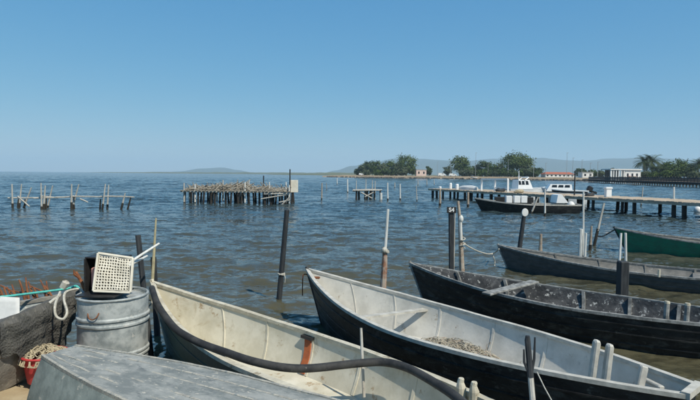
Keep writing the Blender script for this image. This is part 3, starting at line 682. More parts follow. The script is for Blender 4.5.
f = D(157, 330, 6.75); stake('dark_post', f, D(153.5, 257, 6.75), .042, .038, m_poledark, 'short dark post with a cane above it at the bow of the cream boat')
f = D(153.5, 262, 6.69); stake('cane_pole', f, D(156, 218, 6.72), .020, .010, m_bamboo, 'thin yellowish cane tied to the short dark post', 'cane', below=.25)
for k, (a, b, lab) in enumerate((((126, 265), (159, 243.5), 'long pale stick resting on the crate and pointing over the dark post'), ((128, 266), (147, 256), 'short pale stick resting beside the long pale stick on the crate'))):
    mb = MB(); mb.tube([D(a[0], a[1], 5.42), D((a[0] + b[0]) / 2, (a[1] + b[1]) / 2 - .2, 5.6), D(b[0], b[1], 5.85)], [.014, .013, .012], 7, wob=.05)
    tag(mb.build('pale_stick', m_polewhite), lab, 'stick')
rope('pale_rope', [D(136, 312, 5.72), D(144, 309, 5.95), D(150, 305, 6.03), D(152, 301, 6.2), D(147, 300, 6.05)], .009, m_rope, 'pale rope tying the slim dark post near the barrel')

# ------------------------------------------------------------------ mooring posts among the boats
def wp(px, py): return G(px, py, 0.0)
f = wp(279, 301); t = thing('mooring_post', 'dark leaning pole with a white rope tied low round it', 'post', f)
top = D(287, 210, f.y - .05); mb = MB(); mb.tube([f + (f - top) * .4, f, f.lerp(top, .5), top], [.050, .048, .044, .040], 10, wob=.04); mb.build('shaft', m_poledark, t)
mb = MB(); k = f.lerp(top, .30); mb.tube([k + V(.055 * math.cos(a * .7), .055 * math.sin(a * .7), .012 * math.sin(a)) for a in range(20)], .010, 6); mb.tube([k + V(.05, -.02, 0), k + V(.07, -.03, -.06), k + V(.06, -.02, -.14)], .007, 5); mb.build('rope_tie', m_rope, t)

f = wp(383, 291); t = thing('mooring_post', 'thin white pole with rust-stained base standing behind the pale boat', 'post', f)
k = D(385, 251, f.y); top = D(388, 209, f.y)
mb = MB(); mb.tube([f + V(-.02, 0, -.4), f, f.lerp(k, .6), k], [.062, .060, .055, .045], 9, wob=.07); mb.build('rusty_base', m_rustbase, t)
mb = MB(); mb.tube([f.lerp(k, .7), k, top], [.030, .028, .024], 8, wob=.04); mb.build('shaft', m_polewhite, t)
mb = MB(); mb.ball(k + V(-.01, -.03, .02), .055, 10, 6); mb.tube([k + V(.07 * math.cos(a * .7), .07 * math.sin(a * .7), .02 * math.sin(a * 1.3) - .01) for a in range(20)], .012, 5); mb.build('rope_knot', m_rope, t)

f = wp(452, 272); t = thing('mooring_post', 'dark square post carrying a black number plate', 'post', f)
top = D(451, 208, f.y)
mb = MB(); mb.bar(f + V(0, 0, -.5), top, .10, .10, up=(1, 0, 0), bev=.012); mb.build('shaft', m_poledark, t)
mb = MB(); mb.box(f.lerp(top, .5) + V(.060, .01, 0), (.022, .07, (top - f).length), None, .004); mb.build('grey_batten', m_polegrey, t)
pc = D(451.5, 210, f.y - .065); mb = MB(); mb.box(pc, (.20, .012, .135), None, .003); pl = mb.build('number_plate', m_blackpl, t)
fc = bpy.data.curves.new('lettering', 'FONT'); fc.body = 'S4'; fc.size = .125; fc.extrude = .002; fc.align_x = 'CENTER'; fc.align_y = 'CENTER'; fc.offset = .003
fo = bpy.data.objects.new('tmp', fc); col.objects.link(fo); bpy.context.view_layer.update()
me = bpy.data.meshes.new_from_object(fo.evaluated_get(bpy.context.evaluated_depsgraph_get())); bpy.data.objects.remove(fo)
me.materials.append(m_letters); fo = bpy.data.objects.new('lettering', me); col.objects.link(fo); fo.parent = pl; fo.rotation_euler = (R(90), 0, 0)
fo.location = pc - V(*pl['_o']) + V(0, -.0095, 0)

f = wp(462, 271); t = thing('mooring_post', 'crooked rust-stained wooden pole beside the post with the number plate', 'post', f)
mb = MB(); mb.tube([f + V(.02, 0, -.5), f, D(461, 245, f.y), D(460, 222, f.y + .02), D(458, 201, f.y + .05)], [.062, .060, .052, .042, .034], 9, wob=.08); mb.build('shaft', m_rustpole, t)
mb = MB(); mb.tube([D(461, 240, f.y - .06), D(460.5, 222, f.y - .05), D(461, 215, f.y - .04)], [.03, .035, .03], 8, wob=.05); mb.ball(D(461, 219, f.y - .05), .055, 10, 7, (1, 1, 1.5)); mb.build('white_float', m_polewhite, t)
mb = MB(); k = D(462, 243, f.y); mb.tube([k + V(.07 * math.cos(a * .8), .07 * math.sin(a * .8), .014 * a - .12) for a in range(20)], .013, 5); mb.build('rope_coil', m_rope, t)
rope('mooring_rope', [D(463, 243, f.y - .05), D(471, 248, f.y + .2), D(480, 252, f.y + .6), D(488, 254, f.y + 1.0), D(494, 253, f.y + 1.3), D(499, 249, 12.0)], .016, m_rope, 'white rope slung from the rust-stained pole to the dark grey boat')
rope('mooring_rope', [D(492, 254, f.y + 1.25), D(494, 258, f.y + 1.2), D(495, 263, f.y + 1.2), wp(494, 268)], .011, m_rope, 'loose rope end hanging into the water at the bow of the dark grey boat')

f = wp(519, 252); t = thing('mooring_post', 'dark leaning post with a round white disc on top', 'post', f)
top = D(524, 216, f.y); mb = MB(); mb.tube([f + (f - top) * .5, f, top], [.065, .062, .055], 10, wob=.03); mb.build('shaft', m_poledark, t)
mb = MB(); c = D(525, 212.5, f.y - .05)
mb.v = []; n = 24
for yy, rr_ in ((-.018, .0), (-.018, .082), (-.010, .09), (.010, .09), (.018, .082), (.018, 0)):
    for k2 in range(n): mb.v.append(c + V(rr_ * math.cos(2 * math.pi * k2 / n), yy, rr_ * 1.25 * math.sin(2 * math.pi * k2 / n)))
mb.f = [(i * n + k2, i * n + (k2 + 1) % n, (i + 1) * n + (k2 + 1) % n, (i + 1) * n + k2) for i in range(5) for k2 in range(n)]
mb.build('white_disc', m_buoy, t)

stake('short_stake', wp(540, 258), D(541, 234, wp(540, 258).y), .055, .035, m_rustpole, 'short reddish wooden stake beside the dark grey boat', below=.4, wob=.09)
f = wp(583, 262); stake('white_pole', f, D(583.5, 192, f.y), .030, .022, m_polewhite, 'tall thin white pole standing beside the dark grey boat', 'pole')
f = wp(580, 262.5); stake('white_pole', f, D(581, 229, f.y), .055, .048, m_polewhite, 'short thick white post against the tall thin white pole', 'pole')
f = wp(584.5, 263); stake('white_pole', f, D(586, 233, f.y), .032, .028, m_polewhite, 'short thin white post just right of the thick white post', 'pole')
f = wp(590, 250); stake('short_stake', f, D(591.5, 226, f.y), .045, .03, m_rustpole, 'short rusty stake between the white poles and the green boat')
f = wp(594, 246); stake('leaning_pole', f, D(604, 203, f.y), .045, .035, m_polegrey, 'grey pole leaning towards the jetty near the green boat', 'pole', wet=.4)
rope('mooring_rope', [D(597, 236, 17.2), D(603, 236, 17.0), D(609, 233, 16.8), D(614, 230, gb.y)], .02, m_poledark, 'dark rope from the leaning grey pole to the bow of the green boat')
f = wp(622, 303); t = thing('mooring_post', 'thick square dark post between the dark grey boat and the black tarred boat', 'post', f)
mb = MB(); mb.bar(f + V(0, 0, -.5), D(623, 261, f.y), .155, .15, up=(1, 0, 0), bev=.015); mb.build('shaft', m_poledark, t)
f = wp(617, 302); stake('pale_pole', f, D(621, 233, f.y + .1), .024, .020, m_polewhite, 'pale thin pole standing against the thick square dark post', 'pole')
f = wp(626, 283); stake('pale_pole', f, D(625.5, 233, f.y), .028, .024, m_polewhite, 'pale thin pole behind the thick square dark post', 'pole')
mb = MB(); b = wp(697.5, 213); mb.ball(b + V(.0, 0, .16), .22, 16, 10, (1, 1, 1.1)); tag(mb.build('white_buoy', m_buoy, smooth=True), 'white round buoy floating near the jetty and the green boat', 'buoy')

# ------------------------------------------------------------------ ruined jetty on the left
def cr(x, y): return (x / 5.0, 160 + y / 5.0)
f0 = wp(*cr(210, 245)); dj = f0.y
rj = thing('ruined_jetty', 'collapsed wooden jetty of bleached leaning poles standing alone in the water', 'jetty', V(f0.x, dj, 0))
poles = [((60, 120), (63, 248), 0), ((108, 120), (95, 244), .9), ((157, 138), (118, 240), 1.0), ((205, 115), (208, 246), 0), ((226, 128), (218, 246), .2), ((263, 128), (238, 238), 1.0), ((358, 120), (357, 245), .2), ((394, 122), (362, 243), .5), ((527, 120), (513, 236), 0), ((543, 124), (537, 234), .7), ((626, 165), (612, 222), .2), ((656, 180), (641, 236), .4), ((92, 195), (88, 244), .3), ((125, 195), (122, 240), .6), ((232, 190), (230, 243), .3), ((503, 195), (500, 236), .5), ((368, 180), (370, 240), .6)]
for a, b, dy in poles:
    pa = D(*cr(*a), dj + dy); pb = D(*cr(*b), dj + dy); pb2 = pb + (pb - pa).normalized() * .6
    wt = rnd(.10, .30); s_ = pb.lerp(pa, wt)
    dark = a[1] > 170
    mb = MB(); mb.tube([pb2, pb, s_, pb.lerp(pa, wt + .25), pa], [.058, .058, .052, .045, .032], 7, wob=.10); po = mb.build('pole', m_polewet if dark else m_polegrey, rj)
    if not dark:
        mb = MB(); mb.tube([pb2, pb, pb.lerp(pa, wt)], .063, 7, wob=.06); mb.build('wet_foot', m_polewet, po)
for a, b in (((40, 190), (215, 188)), ((170, 192), (375, 183)), ((280, 187), (370, 180)), ((365, 182), (520, 185)), ((500, 183), (620, 183)), ((200, 180), (290, 190)), ((600, 182), (672, 186)), ((88, 182), (147, 233)), ((400, 195), (440, 212))):
    mb = MB(); mb.tube([D(*cr(*a), dj + .3), D(*cr((a[0] + b[0]) / 2, (a[1] + b[1]) / 2 + rnd(-3, 3)), dj + .35), D(*cr(*b), dj + .4)], [.05, .045, .04], 6, wob=.12); mb.build('cross_beam', m_polegrey, rj)

# ------------------------------------------------------------------ net-drying platform heaped with sticks
def cr2(x, y): return (170 + x / 5.0, 150 + y / 5.0)
pl0 = wp(*cr2(65, 268)); pl1 = wp(*cr2(600, 272)); dp_ = (pl0.y + pl1.y) / 2
pt = thing('stick_platform', 'old wooden fishing platform on dark piles heaped with dry sticks', 'platform', V((pl0.x + pl1.x) / 2, dp_ + 1, 0))
x0, x1 = pl0.x, pl1.x; dz = .80
rr = random.Random(5)
for row_y in (0.0, 1.2, 2.4):
    for k in range(17):
        x = x0 + (x1 - x0) * (k + rr.uniform(-.3, .3)) / 16; y = dp_ + row_y + rr.uniform(-.15, .15)
        if rr.random() < .16: continue
        mb = MB(); mb.tube([V(x + rr.uniform(-.1, .1), y, -.7), V(x, y, 0), V(x + rr.uniform(-.08, .08), y, dz)], [.075, .075, .065], 7, wob=.08); mb.build('pile', m_pile, pt)
for row_y in (-.08, 1.2, 2.5):
    mb = MB(); mb.bar(V(x0 - .2, dp_ + row_y, dz + .04), V(x1 + .1, dp_ + row_y, dz + .04 + rr.uniform(-.05, .05)), .10, .10); mb.build('beam', m_polegrey, pt)
for k in range(30):
    x = x0 - .1 + (x1 - x0 + .1) * k / 29; mb = MB(); zz = dz + .11
    mb.bar(V(x, dp_ - .3 + rr.uniform(-.15, .1), zz), V(x + rr.uniform(-.06, .06), dp_ + 2.7, zz + rr.uniform(0, .02)), .17, .035); mb.build('deck_plank', m_brush, pt)
# white-topped uprights
for px, y_, ytop, mat in ((cr2(70, 0)[0], 0, 165, m_polegrey), (cr2(97, 0)[0], .5, 175, m_polegrey), (cr2(125, 0)[0], 0, 170, m_polewhite), (cr2(265, 0)[0], 1, 150, m_polegrey), (cr2(235, 0)[0], 1, 165, m_polegrey), (cr2(345, 0)[0], 1, 165, m_polegrey), (cr2(375, 0)[0], 0, 160, m_polewhite), (cr2(395, 0)[0], 1, 150, m_polegrey), (cr2(497, 0)[0], 1, 160, m_polewhite), (cr2(468, 0)[0], 1, 128, m_poledark), (cr2(580, 0)[0], 1, 160, m_polewhite), (cr2(600, 0)[0], -.15, 96, m_poledark), (cr2(596, 0)[0], -.2, 175, m_polewhite)):
    top = D(px, 150 + ytop / 5.0, dp_ + y_); mb = MB(); mb.tube([V(top.x, top.y, .1), V(top.x, top.y, .8), top], [.06, .055, .045], 7, wob=.06); mb.build('upright', mat, pt)
pa = D(*cr2(602, 150), dp_ - .05); pb = D(*cr2(640, 212), dp_ - .05)
mb = MB(); mb.box((pa + pb) / 2, (abs(pb.x - pa.x), .05, abs(pa.z - pb.z)), None, .01); o = mb.build('white_panel', m_tray, pt); o['label'] = 'cream white panel at the platform end'
mb = MB(); q = D(*cr2(181, 176), dp_ + .5); mb.tube([V(q.x, q.y, dz), q + V(0, 0, -.1), q], [.13, .10, .06], 8, wob=.1); mb.build('dark_bundle', m_poledark, pt)
for k, (a, b) in enumerate((((455, 245), (590, 222)), ((470, 220), (590, 218)), ((545, 262), (600, 250)), ((560, 272), (600, 235)))):
    mb = MB(); mb.tube([D(*cr2(*a), dp_ - .25 - .03 * k), D(*cr2(*b), dp_ - .25 - .03 * k)], .05, 6, wob=.1); mb.build('brace', m_polegrey, pt)
mb = MB()
for k in range(520):
    u = rr.random(); x = x0 + (x1 - x0) * u
    hmax = .05 + .44 * max(0, math.sin(math.pi * min(1, max(0, (u - .06) / .78)))) ** .8 * max(.15, .75 + .95 * noise.noise(V(u * 7, 0, 3)))
    if u > .78: hmax *= .6
    y = dp_ + rr.uniform(-.1, 2.4); z = dz + .12 + hmax * rr.random() ** .8
    a = rr.gauss(.35, .9) + (math.pi if rr.random() < .5 else 0); L = rr.uniform(.4, 1.1); el = rr.gauss(0, .42)
    d = V(math.cos(a) * math.cos(el), math.sin(a) * math.cos(el), math.sin(el)) * L / 2
    c = V(x, y, z); p0, p1 = c - d, c + d
    p0.z = max(p0.z, dz + .08); p1.z = max(p1.z, dz + .08)
    mb.tube([p0, c + V(rr.uniform(-.05, .05), 0, rr.uniform(-.04, .04)), p1], rr.uniform(.014, .034), 5)
o = mb.build('stick_heap', m_brush); tag(o, 'heap of dry bleached sticks lying on the old fishing platform', 'stick heap'); stuff(o)

# ------------------------------------------------------------------ small platform and stakes in the middle distance
def cr3(x, y): return (310 + x / 5.0, 140 + y / 5.0)
f = wp(*cr3(232, 297)); d3 = f.y
sp = thing('small_platform', 'small broken wooden platform on short piles among thin stakes', 'platform', wp(*cr3(290, 297)))
for x_, dy in ((232, 0), (245, 1.5), (285, 0), (300, 0), (308, .6), (275, 1.2), (322, 1.4), (352, 1.4)):
    p = D(*cr3(x_, 297), d3 + dy); top = D(*cr3(x_ + rnd(-2, 2), 254), d3 + dy); mb = MB(); mb.tube([V(p.x, p.y, -.5), V(p.x, p.y, 0), top], [.10, .09, .08], 7, wob=.1); mb.build('pile', m_pile if x_ not in (308,) else m_polegrey, sp)
for a, b, dy in (((212, 255), (360, 250), 0), ((225, 250), (330, 247), 1.4), ((255, 262), (310, 292), -.1), ((275, 285), (318, 262), -.12)):
    mb = MB(); mb.tube([D(*cr3(*a), d3 + dy), D(*cr3(*b), d3 + dy)], .065, 6, wob=.12); mb.build('cross_beam', m_polegrey, sp)
for k in range(9):
    a = D(*cr3(222 + k * 15, 252), d3 - .2); mb = MB(); mb.bar(a, a + V(rnd(-.1, .1), 1.9, .02), .22, .05); mb.build('deck_plank', m_polegrey, sp)
for x_, ya in ((232, 202), (280, 196), (312, 200), (326, 205)):
    t_ = D(*cr3(x_, ya), d3 + .8); mb = MB(); mb.tube([V(t_.x, t_.y, -.5), V(t_.x, t_.y, .5), t_], [.05, .045, .03], 6, wob=.1); mb.build('upright', m_polegrey, sp)
GR = 'thin mooring stakes around the small platform'
mb = MB(); p = D(*cr3(355, 297), d3 - .4); mb.tube([V(p.x, p.y, -.5), V(p.x, p.y, 0), D(*cr3(355, 264), d3 - .4)], .11, 8); tag(mb.build('white_stake', m_polewhite, origin=V(p.x, p.y, 0)), 'short thick white stake at the foot of the small platform', 'stake')
for (xa, ya, xb, yb, r, mat, lab) in ((60, 215, 58, 300, .055, m_rustpole, 'reddish stake'), (82, 215, 84, 250, .04, m_rustpole, 'reddish stake'),
        (135, 190, 136, 222, .10, m_polewhite, 'w'), (187, 196, 188, 264, .085, m_polewhite, 'w'), (388, 213, 389, 302, .065, m_polewhite, 'w'), (450, 219, 451, 301, .065, m_polewhite, 'w'),
        (531, 228, 535, 308, .04, m_polegrey, 'g'), (424, 213, 424, 240, .09, m_polegrey, 'g'), (540, 200, 540, 226, .1, m_polegrey, 'g'), (584, 194, 585, 226, .1, m_polegrey, 'g'), (620, 196, 621, 224, .09, m_polegrey, 'g')):
    f = wp(*cr3(xb, yb)); tp = D(*cr3(xa, ya), f.y)
    lab, g = {'reddish stake': ('thin reddish stake out in open water', 'reddish stakes'), 'w': ('thin white stake standing in open water near the small platform', GR), 'g': ('thin grey stake standing in open water near the jetty end', 'grey stakes near the jetty end')}[lab]
    stake('mooring_stake', f, tp, r, r * .8, mat, lab, 'stake', g, below=.5)

# ------------------------------------------------------------------ the long jetty
JA = wp(428, 197.5); JB = wp(668, 217.5); jd = (JB - JA).normalized(); JE = JB + jd * 9.0; jn = V(-jd.y, jd.x, 0)
if jn.y < 0: jn = -jn           # away from the camera
JZ = .84; JL = (JE - JA).length
jt = thing('long_jetty', 'long timber jetty on dark piles running across the harbour', 'jetty', V((JA.x + JE.x) / 2, (JA.y + JE.y) / 2, 0))
rr = random.Random(9)
NP = 150; pw = JL / NP; WID = 3.4
for k in range(NP):
    s_ = pw * (k + .5); c = JA + jd * s_; w = WID + (.6 if s_ < 8 else 0)
    mb = MB(); zj = rr.uniform(-.012, .012); j0 = rr.uniform(-.05, .03)
    mb.bar(V(c.x, c.y, JZ + zj) + jn * j0, V(c.x, c.y, JZ + zj + rr.uniform(-.01, .01)) + jn * (w + rr.uniform(-.05, .05)), pw * .93, .05)
    mb.build('deck_plank', m_plank, jt)
for off in (.06, 1.0, WID - .06):
    mb = MB(); a = JA + jn * off; b = JE + jn * off; mb.bar(V(a.x, a.y, JZ - .095), V(b.x, b.y, JZ - .095), .12, .13); mb.build('beam', m_plank if off < .5 else m_beam, jt)
s_ = .3; k = 0
while s_ < JL:
    for off in (.22, WID - .25):
        p = JA + jd * (s_ + rr.uniform(-.2, .2)) + jn * off; mb = MB(); r_ = rr.uniform(.085, .125)
        mb.tube([V(p.x, p.y, -1), V(p.x, p.y, 0), V(p.x + rr.uniform(-.03, .03), p.y, JZ - .06)], r_, 8, wob=.05); mb.build('pile', m_pile, jt)
    s_ += rr.uniform(.9, 1.3) if s_ < 15 else (rr.uniform(2.2, 3.0) if k % 2 else rr.uniform(.5, .8)) ; k += 1
# things on the jetty
def jp(s, off, z=0): q = JA + jd * s + jn * off; return V(q.x, q.y, JZ + .03 + z)
def js(px, off=0.0):     # distance along the jetty of a point set back from its edge, under this column
    d = ray(px, 190); k = d.x / d.y; q = JA + jn * off; return (k * q.y - q.x) / (jd.x - k * jd.y)
for px, off, h, r_ in ((450.5, 1.6, .55, .13), (457, .7, .50, .15), (440, 1.5, .18, .14)):
    q = jp(js(px, off), off); mb = MB(); mb.lathe(q, [(.001, 0), (r_, 0), (r_, h * .85), (r_ * .7, h), (.001, h)], 14)
    tag(mb.build('jetty_bollard', m_gel), 'white bollard standing on the outer end of the jetty', 'bollard', 'white bollards on the jetty')
# white tarpaulin-covered dinghy on the jetty
q = jp(js(468, 1.2), 1.2); mb = MB(); e = []
for i in range(11):
    t = i / 10; w = .05 + .45 * math.sin(math.pi * min(1, t * .85 + .08)); c = q + jd * (t - .5) * 2.6; c2 = [(-w, 0), (-w * .9, .22), (-w * .4, .36), (w * .4, .36), (w * .9, .22), (w, 0)]
    e.append([c + jn * a + V(0, 0, b * (.7 + .4 * math.sin(t * 3))) for a, b in c2])
mb.grid(e); n6 = 6; mb.f.append(tuple(range(6))); mb.f.append(tuple(60 + k for k in range(6))); tag(mb.build('upturned_dinghy', m_sheet), 'small white upturned dinghy lying on the jetty deck', 'dinghy')
# metal frame
fx = thing('metal_frame', 'white rectangular metal frame standing on the jetty', 'frame', jp(js(495), 1.2))
pts = [(481.6, 1.3), (495, 1.3), (508, 1.3)]
tops = []
for px, off in pts:
    q = jp(js(px, off), off); tp = D(px, 179.3, q.y); tops.append(tp)
    q = D(px, 186, q.y); q.z = JZ + .02; mb = MB(); mb.bar(q, tp, .13, .13, up=(1, 0, 0)); mb.build('upright', m_gel, fx)
mb = MB(); mb.bar(tops[0], tops[2], .12, .14); mb.build('top_bar', m_gel, fx)
mb = MB(); a, b = tops[1].copy(), tops[2].copy(); a.z = b.z = JZ + .35; mb.bar(a, b, .06, .06); mb.build('mid_bar', m_gel, fx)
# electricity pedestal
q = jp(js(608, 1.2), 1.2); ep = thing('service_pedestal', 'white service pedestal with a wider cap on the jetty', 'pedestal', q)
mb = MB(); mb.box(q + V(0, 0, .25), (.34, .3, .5), None, .02); mb.build('body', m_gel, ep)
mb = MB(); mb.box(q + V(0, 0, .56), (.42, .36, .12), None, .02); mb.build('cap', m_gel, ep)
q = jp(js(574.5, 1.3), 1.3); tp = V(q.x, q.y, 2.45); stake('jetty_post', q, tp, .05, .045, m_poledark, 'tall dark post rising from the jetty beside the white motorboat', below=.02)
# nets and gear lumps on jetty
for px, off, s2, mat, lab in ((500, .8, .30, m_poledark, 'dark heap of fishing gear on the jetty beside the metal frame'), (519, .6, .26, m_netb, 'tan heap of netting on the jetty near the white cabin boat'), (590, 1.3, .22, m_poledark, 'low dark gear heap on the jetty near the outboard motor')):
    q = jp(js(px, off), off); mb = MB(); mb.ball(q + V(0, 0, s2 * .35), s2, 14, 8, (1.4, .9, .6))
    for v in mb.v:
        v += V(1, 1, .6) * 0; k2 = noise.noise(v * 5) * .09; v.z = max(q.z - .01, v.z + k2); v.x += k2
    tag(mb.build('gear_heap', mat), lab, 'fishing gear')
# stakes in front of the jetty
for px, ya, yb, lab in ((440, 189, 205.5, 'pale stake close in front of the jetty piles'), (468, 192, 206.5, 'pale stake close in front of the jetty piles')):
    f = wp(px, yb); stake('mooring_stake', f, D(px, ya, f.y), .085, .075, m_rustpole, lab, 'stake', 'pale stakes in front of the jetty')
f = wp(545, 216); stake('white_pole', f, D(545, 189, f.y), .05, .04, m_polewhite, 'thin white pole in front of the dark cabin boat', 'pole')
f = wp(531, 214); stake('leaning_pole', f, D(538, 197, f.y), .055, .045, m_polegrey, 'pale pole leaning against the dark cabin boat', 'pole')
f = wp(674, 214); stake('white_pole', f, D(674, 187, f.y), .05, .045, m_polewhite, 'thin white pole at the far side of the jetty near the right end', 'pole')
f = wp(641, 206); stake('leaning_pole', f, D(643, 187, f.y), .05, .04, m_polegrey, 'slim grey pole leaning behind the jetty', 'pole')

# ---- dark boat with white boxes, in front of the jetty
da = wp(474, 211); db = wp(581, 213.5)
BD = Boat((da.x + .0, da.y), (db.x, db.y + .3), 1.9, .80, .50, .50, tm=.5, fs=.6, rake=.5, p=1.7, floor=.12, keel=-.2)
td = BD.make('fishing_boat', 'dark-hulled fishing boat with white boxes and white canopy moored at the jetty', hull=m_black, inner=m_in5, rail=m_polegrey, thwarts=((.35, .38, .3, .04), (.6, .38, .3, .04)), stem=m_black, railw=.09, railh=.07)
for px in (508.5, 516.5, 523.5):
    q = D(px, 199.3, da.y - .2); mb = MB(); mb.box(q, (.36, .3, .42), None, .02); mb.build('white_box', m_gel, td)
q = D(513, 202, da.y + .1); mb = MB(); mb.box(q + V(.15, .35, .08), (2.3, .3, .42), None, .02); mb.build('engine_housing', m_blackpl, td)
pa = [D(x, y, da.y - .3) for x, y in ((556.5, 203), (558, 195), (562, 194.5), (568.5, 203))]
mb = MB(); mb.add(pa + [p + V(0, 1.0, 0) for p in pa], [(3, 2, 1, 0), (4, 5, 6, 7), (0, 1, 5, 4), (1, 2, 6, 5), (2, 3, 7, 6), (3, 0, 4, 7)]); mb.build('canopy', m_gel, td)
mb = MB(); mb.ball(D(571, 206.5, da.y - .75), .27, 14, 10, (.85, .85, 1.15)); tag(mb.build('white_buoy', m_buoy, smooth=True), 'white oval buoy hanging at the stern of the dark fishing boat', 'buoy')

# ---- white boats behind the jetty
def motor_boat(name, label, px0, px1, yd, zdeck, cabin, flip_=False, outboard=False, stripe=False):
    a = D(px0, 190, yd); b = D(px1, 190, yd)
    B = Boat((a.x, yd), (b.x, yd - .6), 1.9, zdeck + .18, zdeck, zdeck - .03, tm=.45, fs=.75, rake=.6, p=1.8, floor=.3, keel=-.2)
    t = B.make(name, label, hull=m_gel, inner=m_gel, rail=m_gel, thwarts=((.85, zdeck - .12, .3, .04),), railw=.1, railh=.06)
    mb = MB()
    if stripe: 
        for sd in (-1, 1):
            e = []
            for i in range(21):
                tt_ = .12 + .86 * i / 20; e.append([B.P(tt_, sd * (B.hw(tt_) + .012), B.zg(tt_) - .20), B.P(tt_, sd * (B.hw(tt_) + .022), B.zg(tt_) - .08)])
            m2 = MB(); m2.grid(e); m2.build('dark_stripe', m_dark, t)
    c0, c1, h, win = cabin
    def prism(t0, t1, w0, z0, z1, sl0, sl1, mat, nm):
        q = []
        for tt_, zz, k in ((t0, z0, 0), (t0 + sl0, z1, 0), (t1 - sl1, z1, 1), (t1, z0, 1)):
            ww = w0 * (.86 if zz == z1 else 1)
            q += [B.P(tt_, ww, zz), B.P(tt_, -ww, zz)]
        m2 = MB(); m2.add(q, [(0, 1, 3, 2), (2, 3, 5, 4), (4, 5, 7, 6), (0, 2, 4, 6), (1, 7, 5, 3), (0, 6, 7, 1)]); return m2.build(nm, mat, t)
    prism(c0, c1, .66, zdeck - .1, zdeck + h, .10, .02, m_gel, 'cabin')
    for (wa, wb) in win:
        for sd in (-1, 1):
            za, zb = zdeck + h * .45, zdeck + h * .88
            f = lambda tt_, zz: B.P(tt_, sd * (.66 * (1 - .14 * (zz - zdeck + .1) / (h + .1)) + .006), zz)
            m2 = MB(); m2.add([f(wa, za), f(wb, za), f(wb, zb), f(wa + .02, zb)], [(0, 1, 2, 3) if sd < 0 else (3, 2, 1, 0)]); m2.build('window', m_dark, t)
    if outboard:
        p = B.P(1, 0, zdeck, .25); m2 = MB(); m2.box(p + V(0, 0, .12), (.42, .34, .44), Matrix.Rotation(.5, 3, 'Y'), .08); m2.bar(p + V(.05, 0, -.05), p + V(.55, 0, -.22), .14, .16); m2.build('outboard_motor', m_blackpl, t)
    return t, B
tm_, BM = motor_boat('motor_boat', 'white motorboat with dark side stripe and tilted black outboard behind the jetty', 541, 583, 42.5, 1.05, (.08, .66, .46, ((.20, .32), (.34, .46), (.48, .60))), outboard=True, stripe=True)
tc_, BC = motor_boat('cabin_boat', 'white cabin boat with small dark windows and roof arch behind the jetty', 545, 505, 48.0, 1.0, (.40, .80, .80, ((.52, .60), (.62, .70), (.71, .78))))
mb = MB(); mb.tube([BC.P(.62, .6, 1.75), BC.P(.52, .55, 2.02), BC.P(.52, -.55, 2.02), BC.P(.62, -.6, 1.75)], .05, 6); mb.build('roof_arch', m_gel, tc_)
mb = MB(); mb.tube([BC.P(.70, 0, 1.8), BC.P(.70, 0, 2.6)], .03, 6); mb.build('mast', m_gel, tc_)

# ------------------------------------------------------------------ far shore
SH = [(326, 176.6, 430), (345, 0, 415), (420, 0, 372), (500, 0, 330), (560, 0, 288), (600, 0, 255), (640, 0, 236), (700, 0, 220), (800, 0, 210), (1000, 0, 205)]
def shore_d(px):
    for (a, _, da_), (b, _, db_) in zip(SH, SH[1:]):
        if a <= px <= b: return da_ + (db_ - da_) * (px - a) / (b - a)
    return SH[-1][2] if px > b else SH[0][2]
LZ = 1.75
mb = MB(); rows = []
for i in range(150):
    px = 322 + (1000 - 322) * i / 149; d0 = shore_d(max(px, 326)); k = (px - 350) / FPX
    tip = min(1, (px - 322) / 22.0)
    row = []
    for j, (dd, z) in enumerate(((-1, -.6), (0, -.1), (3.5, .55), (8, LZ * .75), (14, LZ), (60, LZ + .05), (160, LZ), (420, LZ))):
        dn = d0 + dd * (1 if j < 5 else 1) + 2.2 * noise.noise(V(px * .06, j, 0)); zz = z * tip if z > 0 else z
        row.append(V(k * dn, dn, zz + (.18 * noise.noise(V(px * .4, j * 2, 3)) if j > 1 else 0)))
    rows.append(row)
mb.grid(rows); o = mb.build('shore_bank', m_bank, smooth=True, origin=(0, 0, 0)); struct(o)
# rock toe of the bank: loose boulders too far off to tell apart
mb = MB(); rr = random.Random(77)
for i in range(520):
    px = rr.uniform(326, 640); dn = shore_d(px) + rr.uniform(-1.5, 3.5); s_ = rr.uniform(.25, .7); c = V((px - 350) / FPX * dn, dn, .15 + rr.random() * .3)
    k0 = len(mb.v); mb.ball(c, s_, 6, 4, (1.2, 1, .7))
    for q in range(k0, len(mb.v)): mb.v[q] += V(rr.uniform(-.1, .1), rr.uniform(-.1, .1), rr.uniform(-.1, .1))
o = mb.build('bank_rocks', m_stone); stuff(o); tag(o, 'dark rocks along the foot of the far shore bank', 'rocks')
# low spit at the tip
# distant low land and hills
def ridge(name, mat, y0, depth, pts, nx, rough, seed, base=-.3):
    """a hill range: pts = (x at y0, height)"""
    mb = MB(); rows = []; xs = [p[0] for p in pts]; M_ = 14
    for i in range(nx):
        x = xs[0] + (xs[-1] - xs[0]) * i / (nx - 1)
        for (a, ha), (b, hb) in zip(pts, pts[1:]):
            if a <= x <= b: f = (x - a) / (b - a); f = f * f * (3 - 2 * f); h = ha + (hb - ha) * f; break
        row = []
        for j in range(M_ + 1):
            v = j / M_; pr = math.sin(math.pi * v) ** .8
            nz = 1 + rough * noise.fractal(V(x / depth * 2.2 + seed, v * 2.2, seed), 1.0, 2.0, 5)
            row.append(V(x * (1 + (v - .5) * depth / y0), y0 + (v - .5) * depth, base + max(0, h * pr * nz)))
        rows.append(row)
    mb.grid(rows); o = mb.build(name, mat, smooth=True, origin=(0, y0, 0)); return struct(o)
def hp_(y0, *p): return [((a - 350) / FPX * y0, h / FPX * y0) for a, h in p]
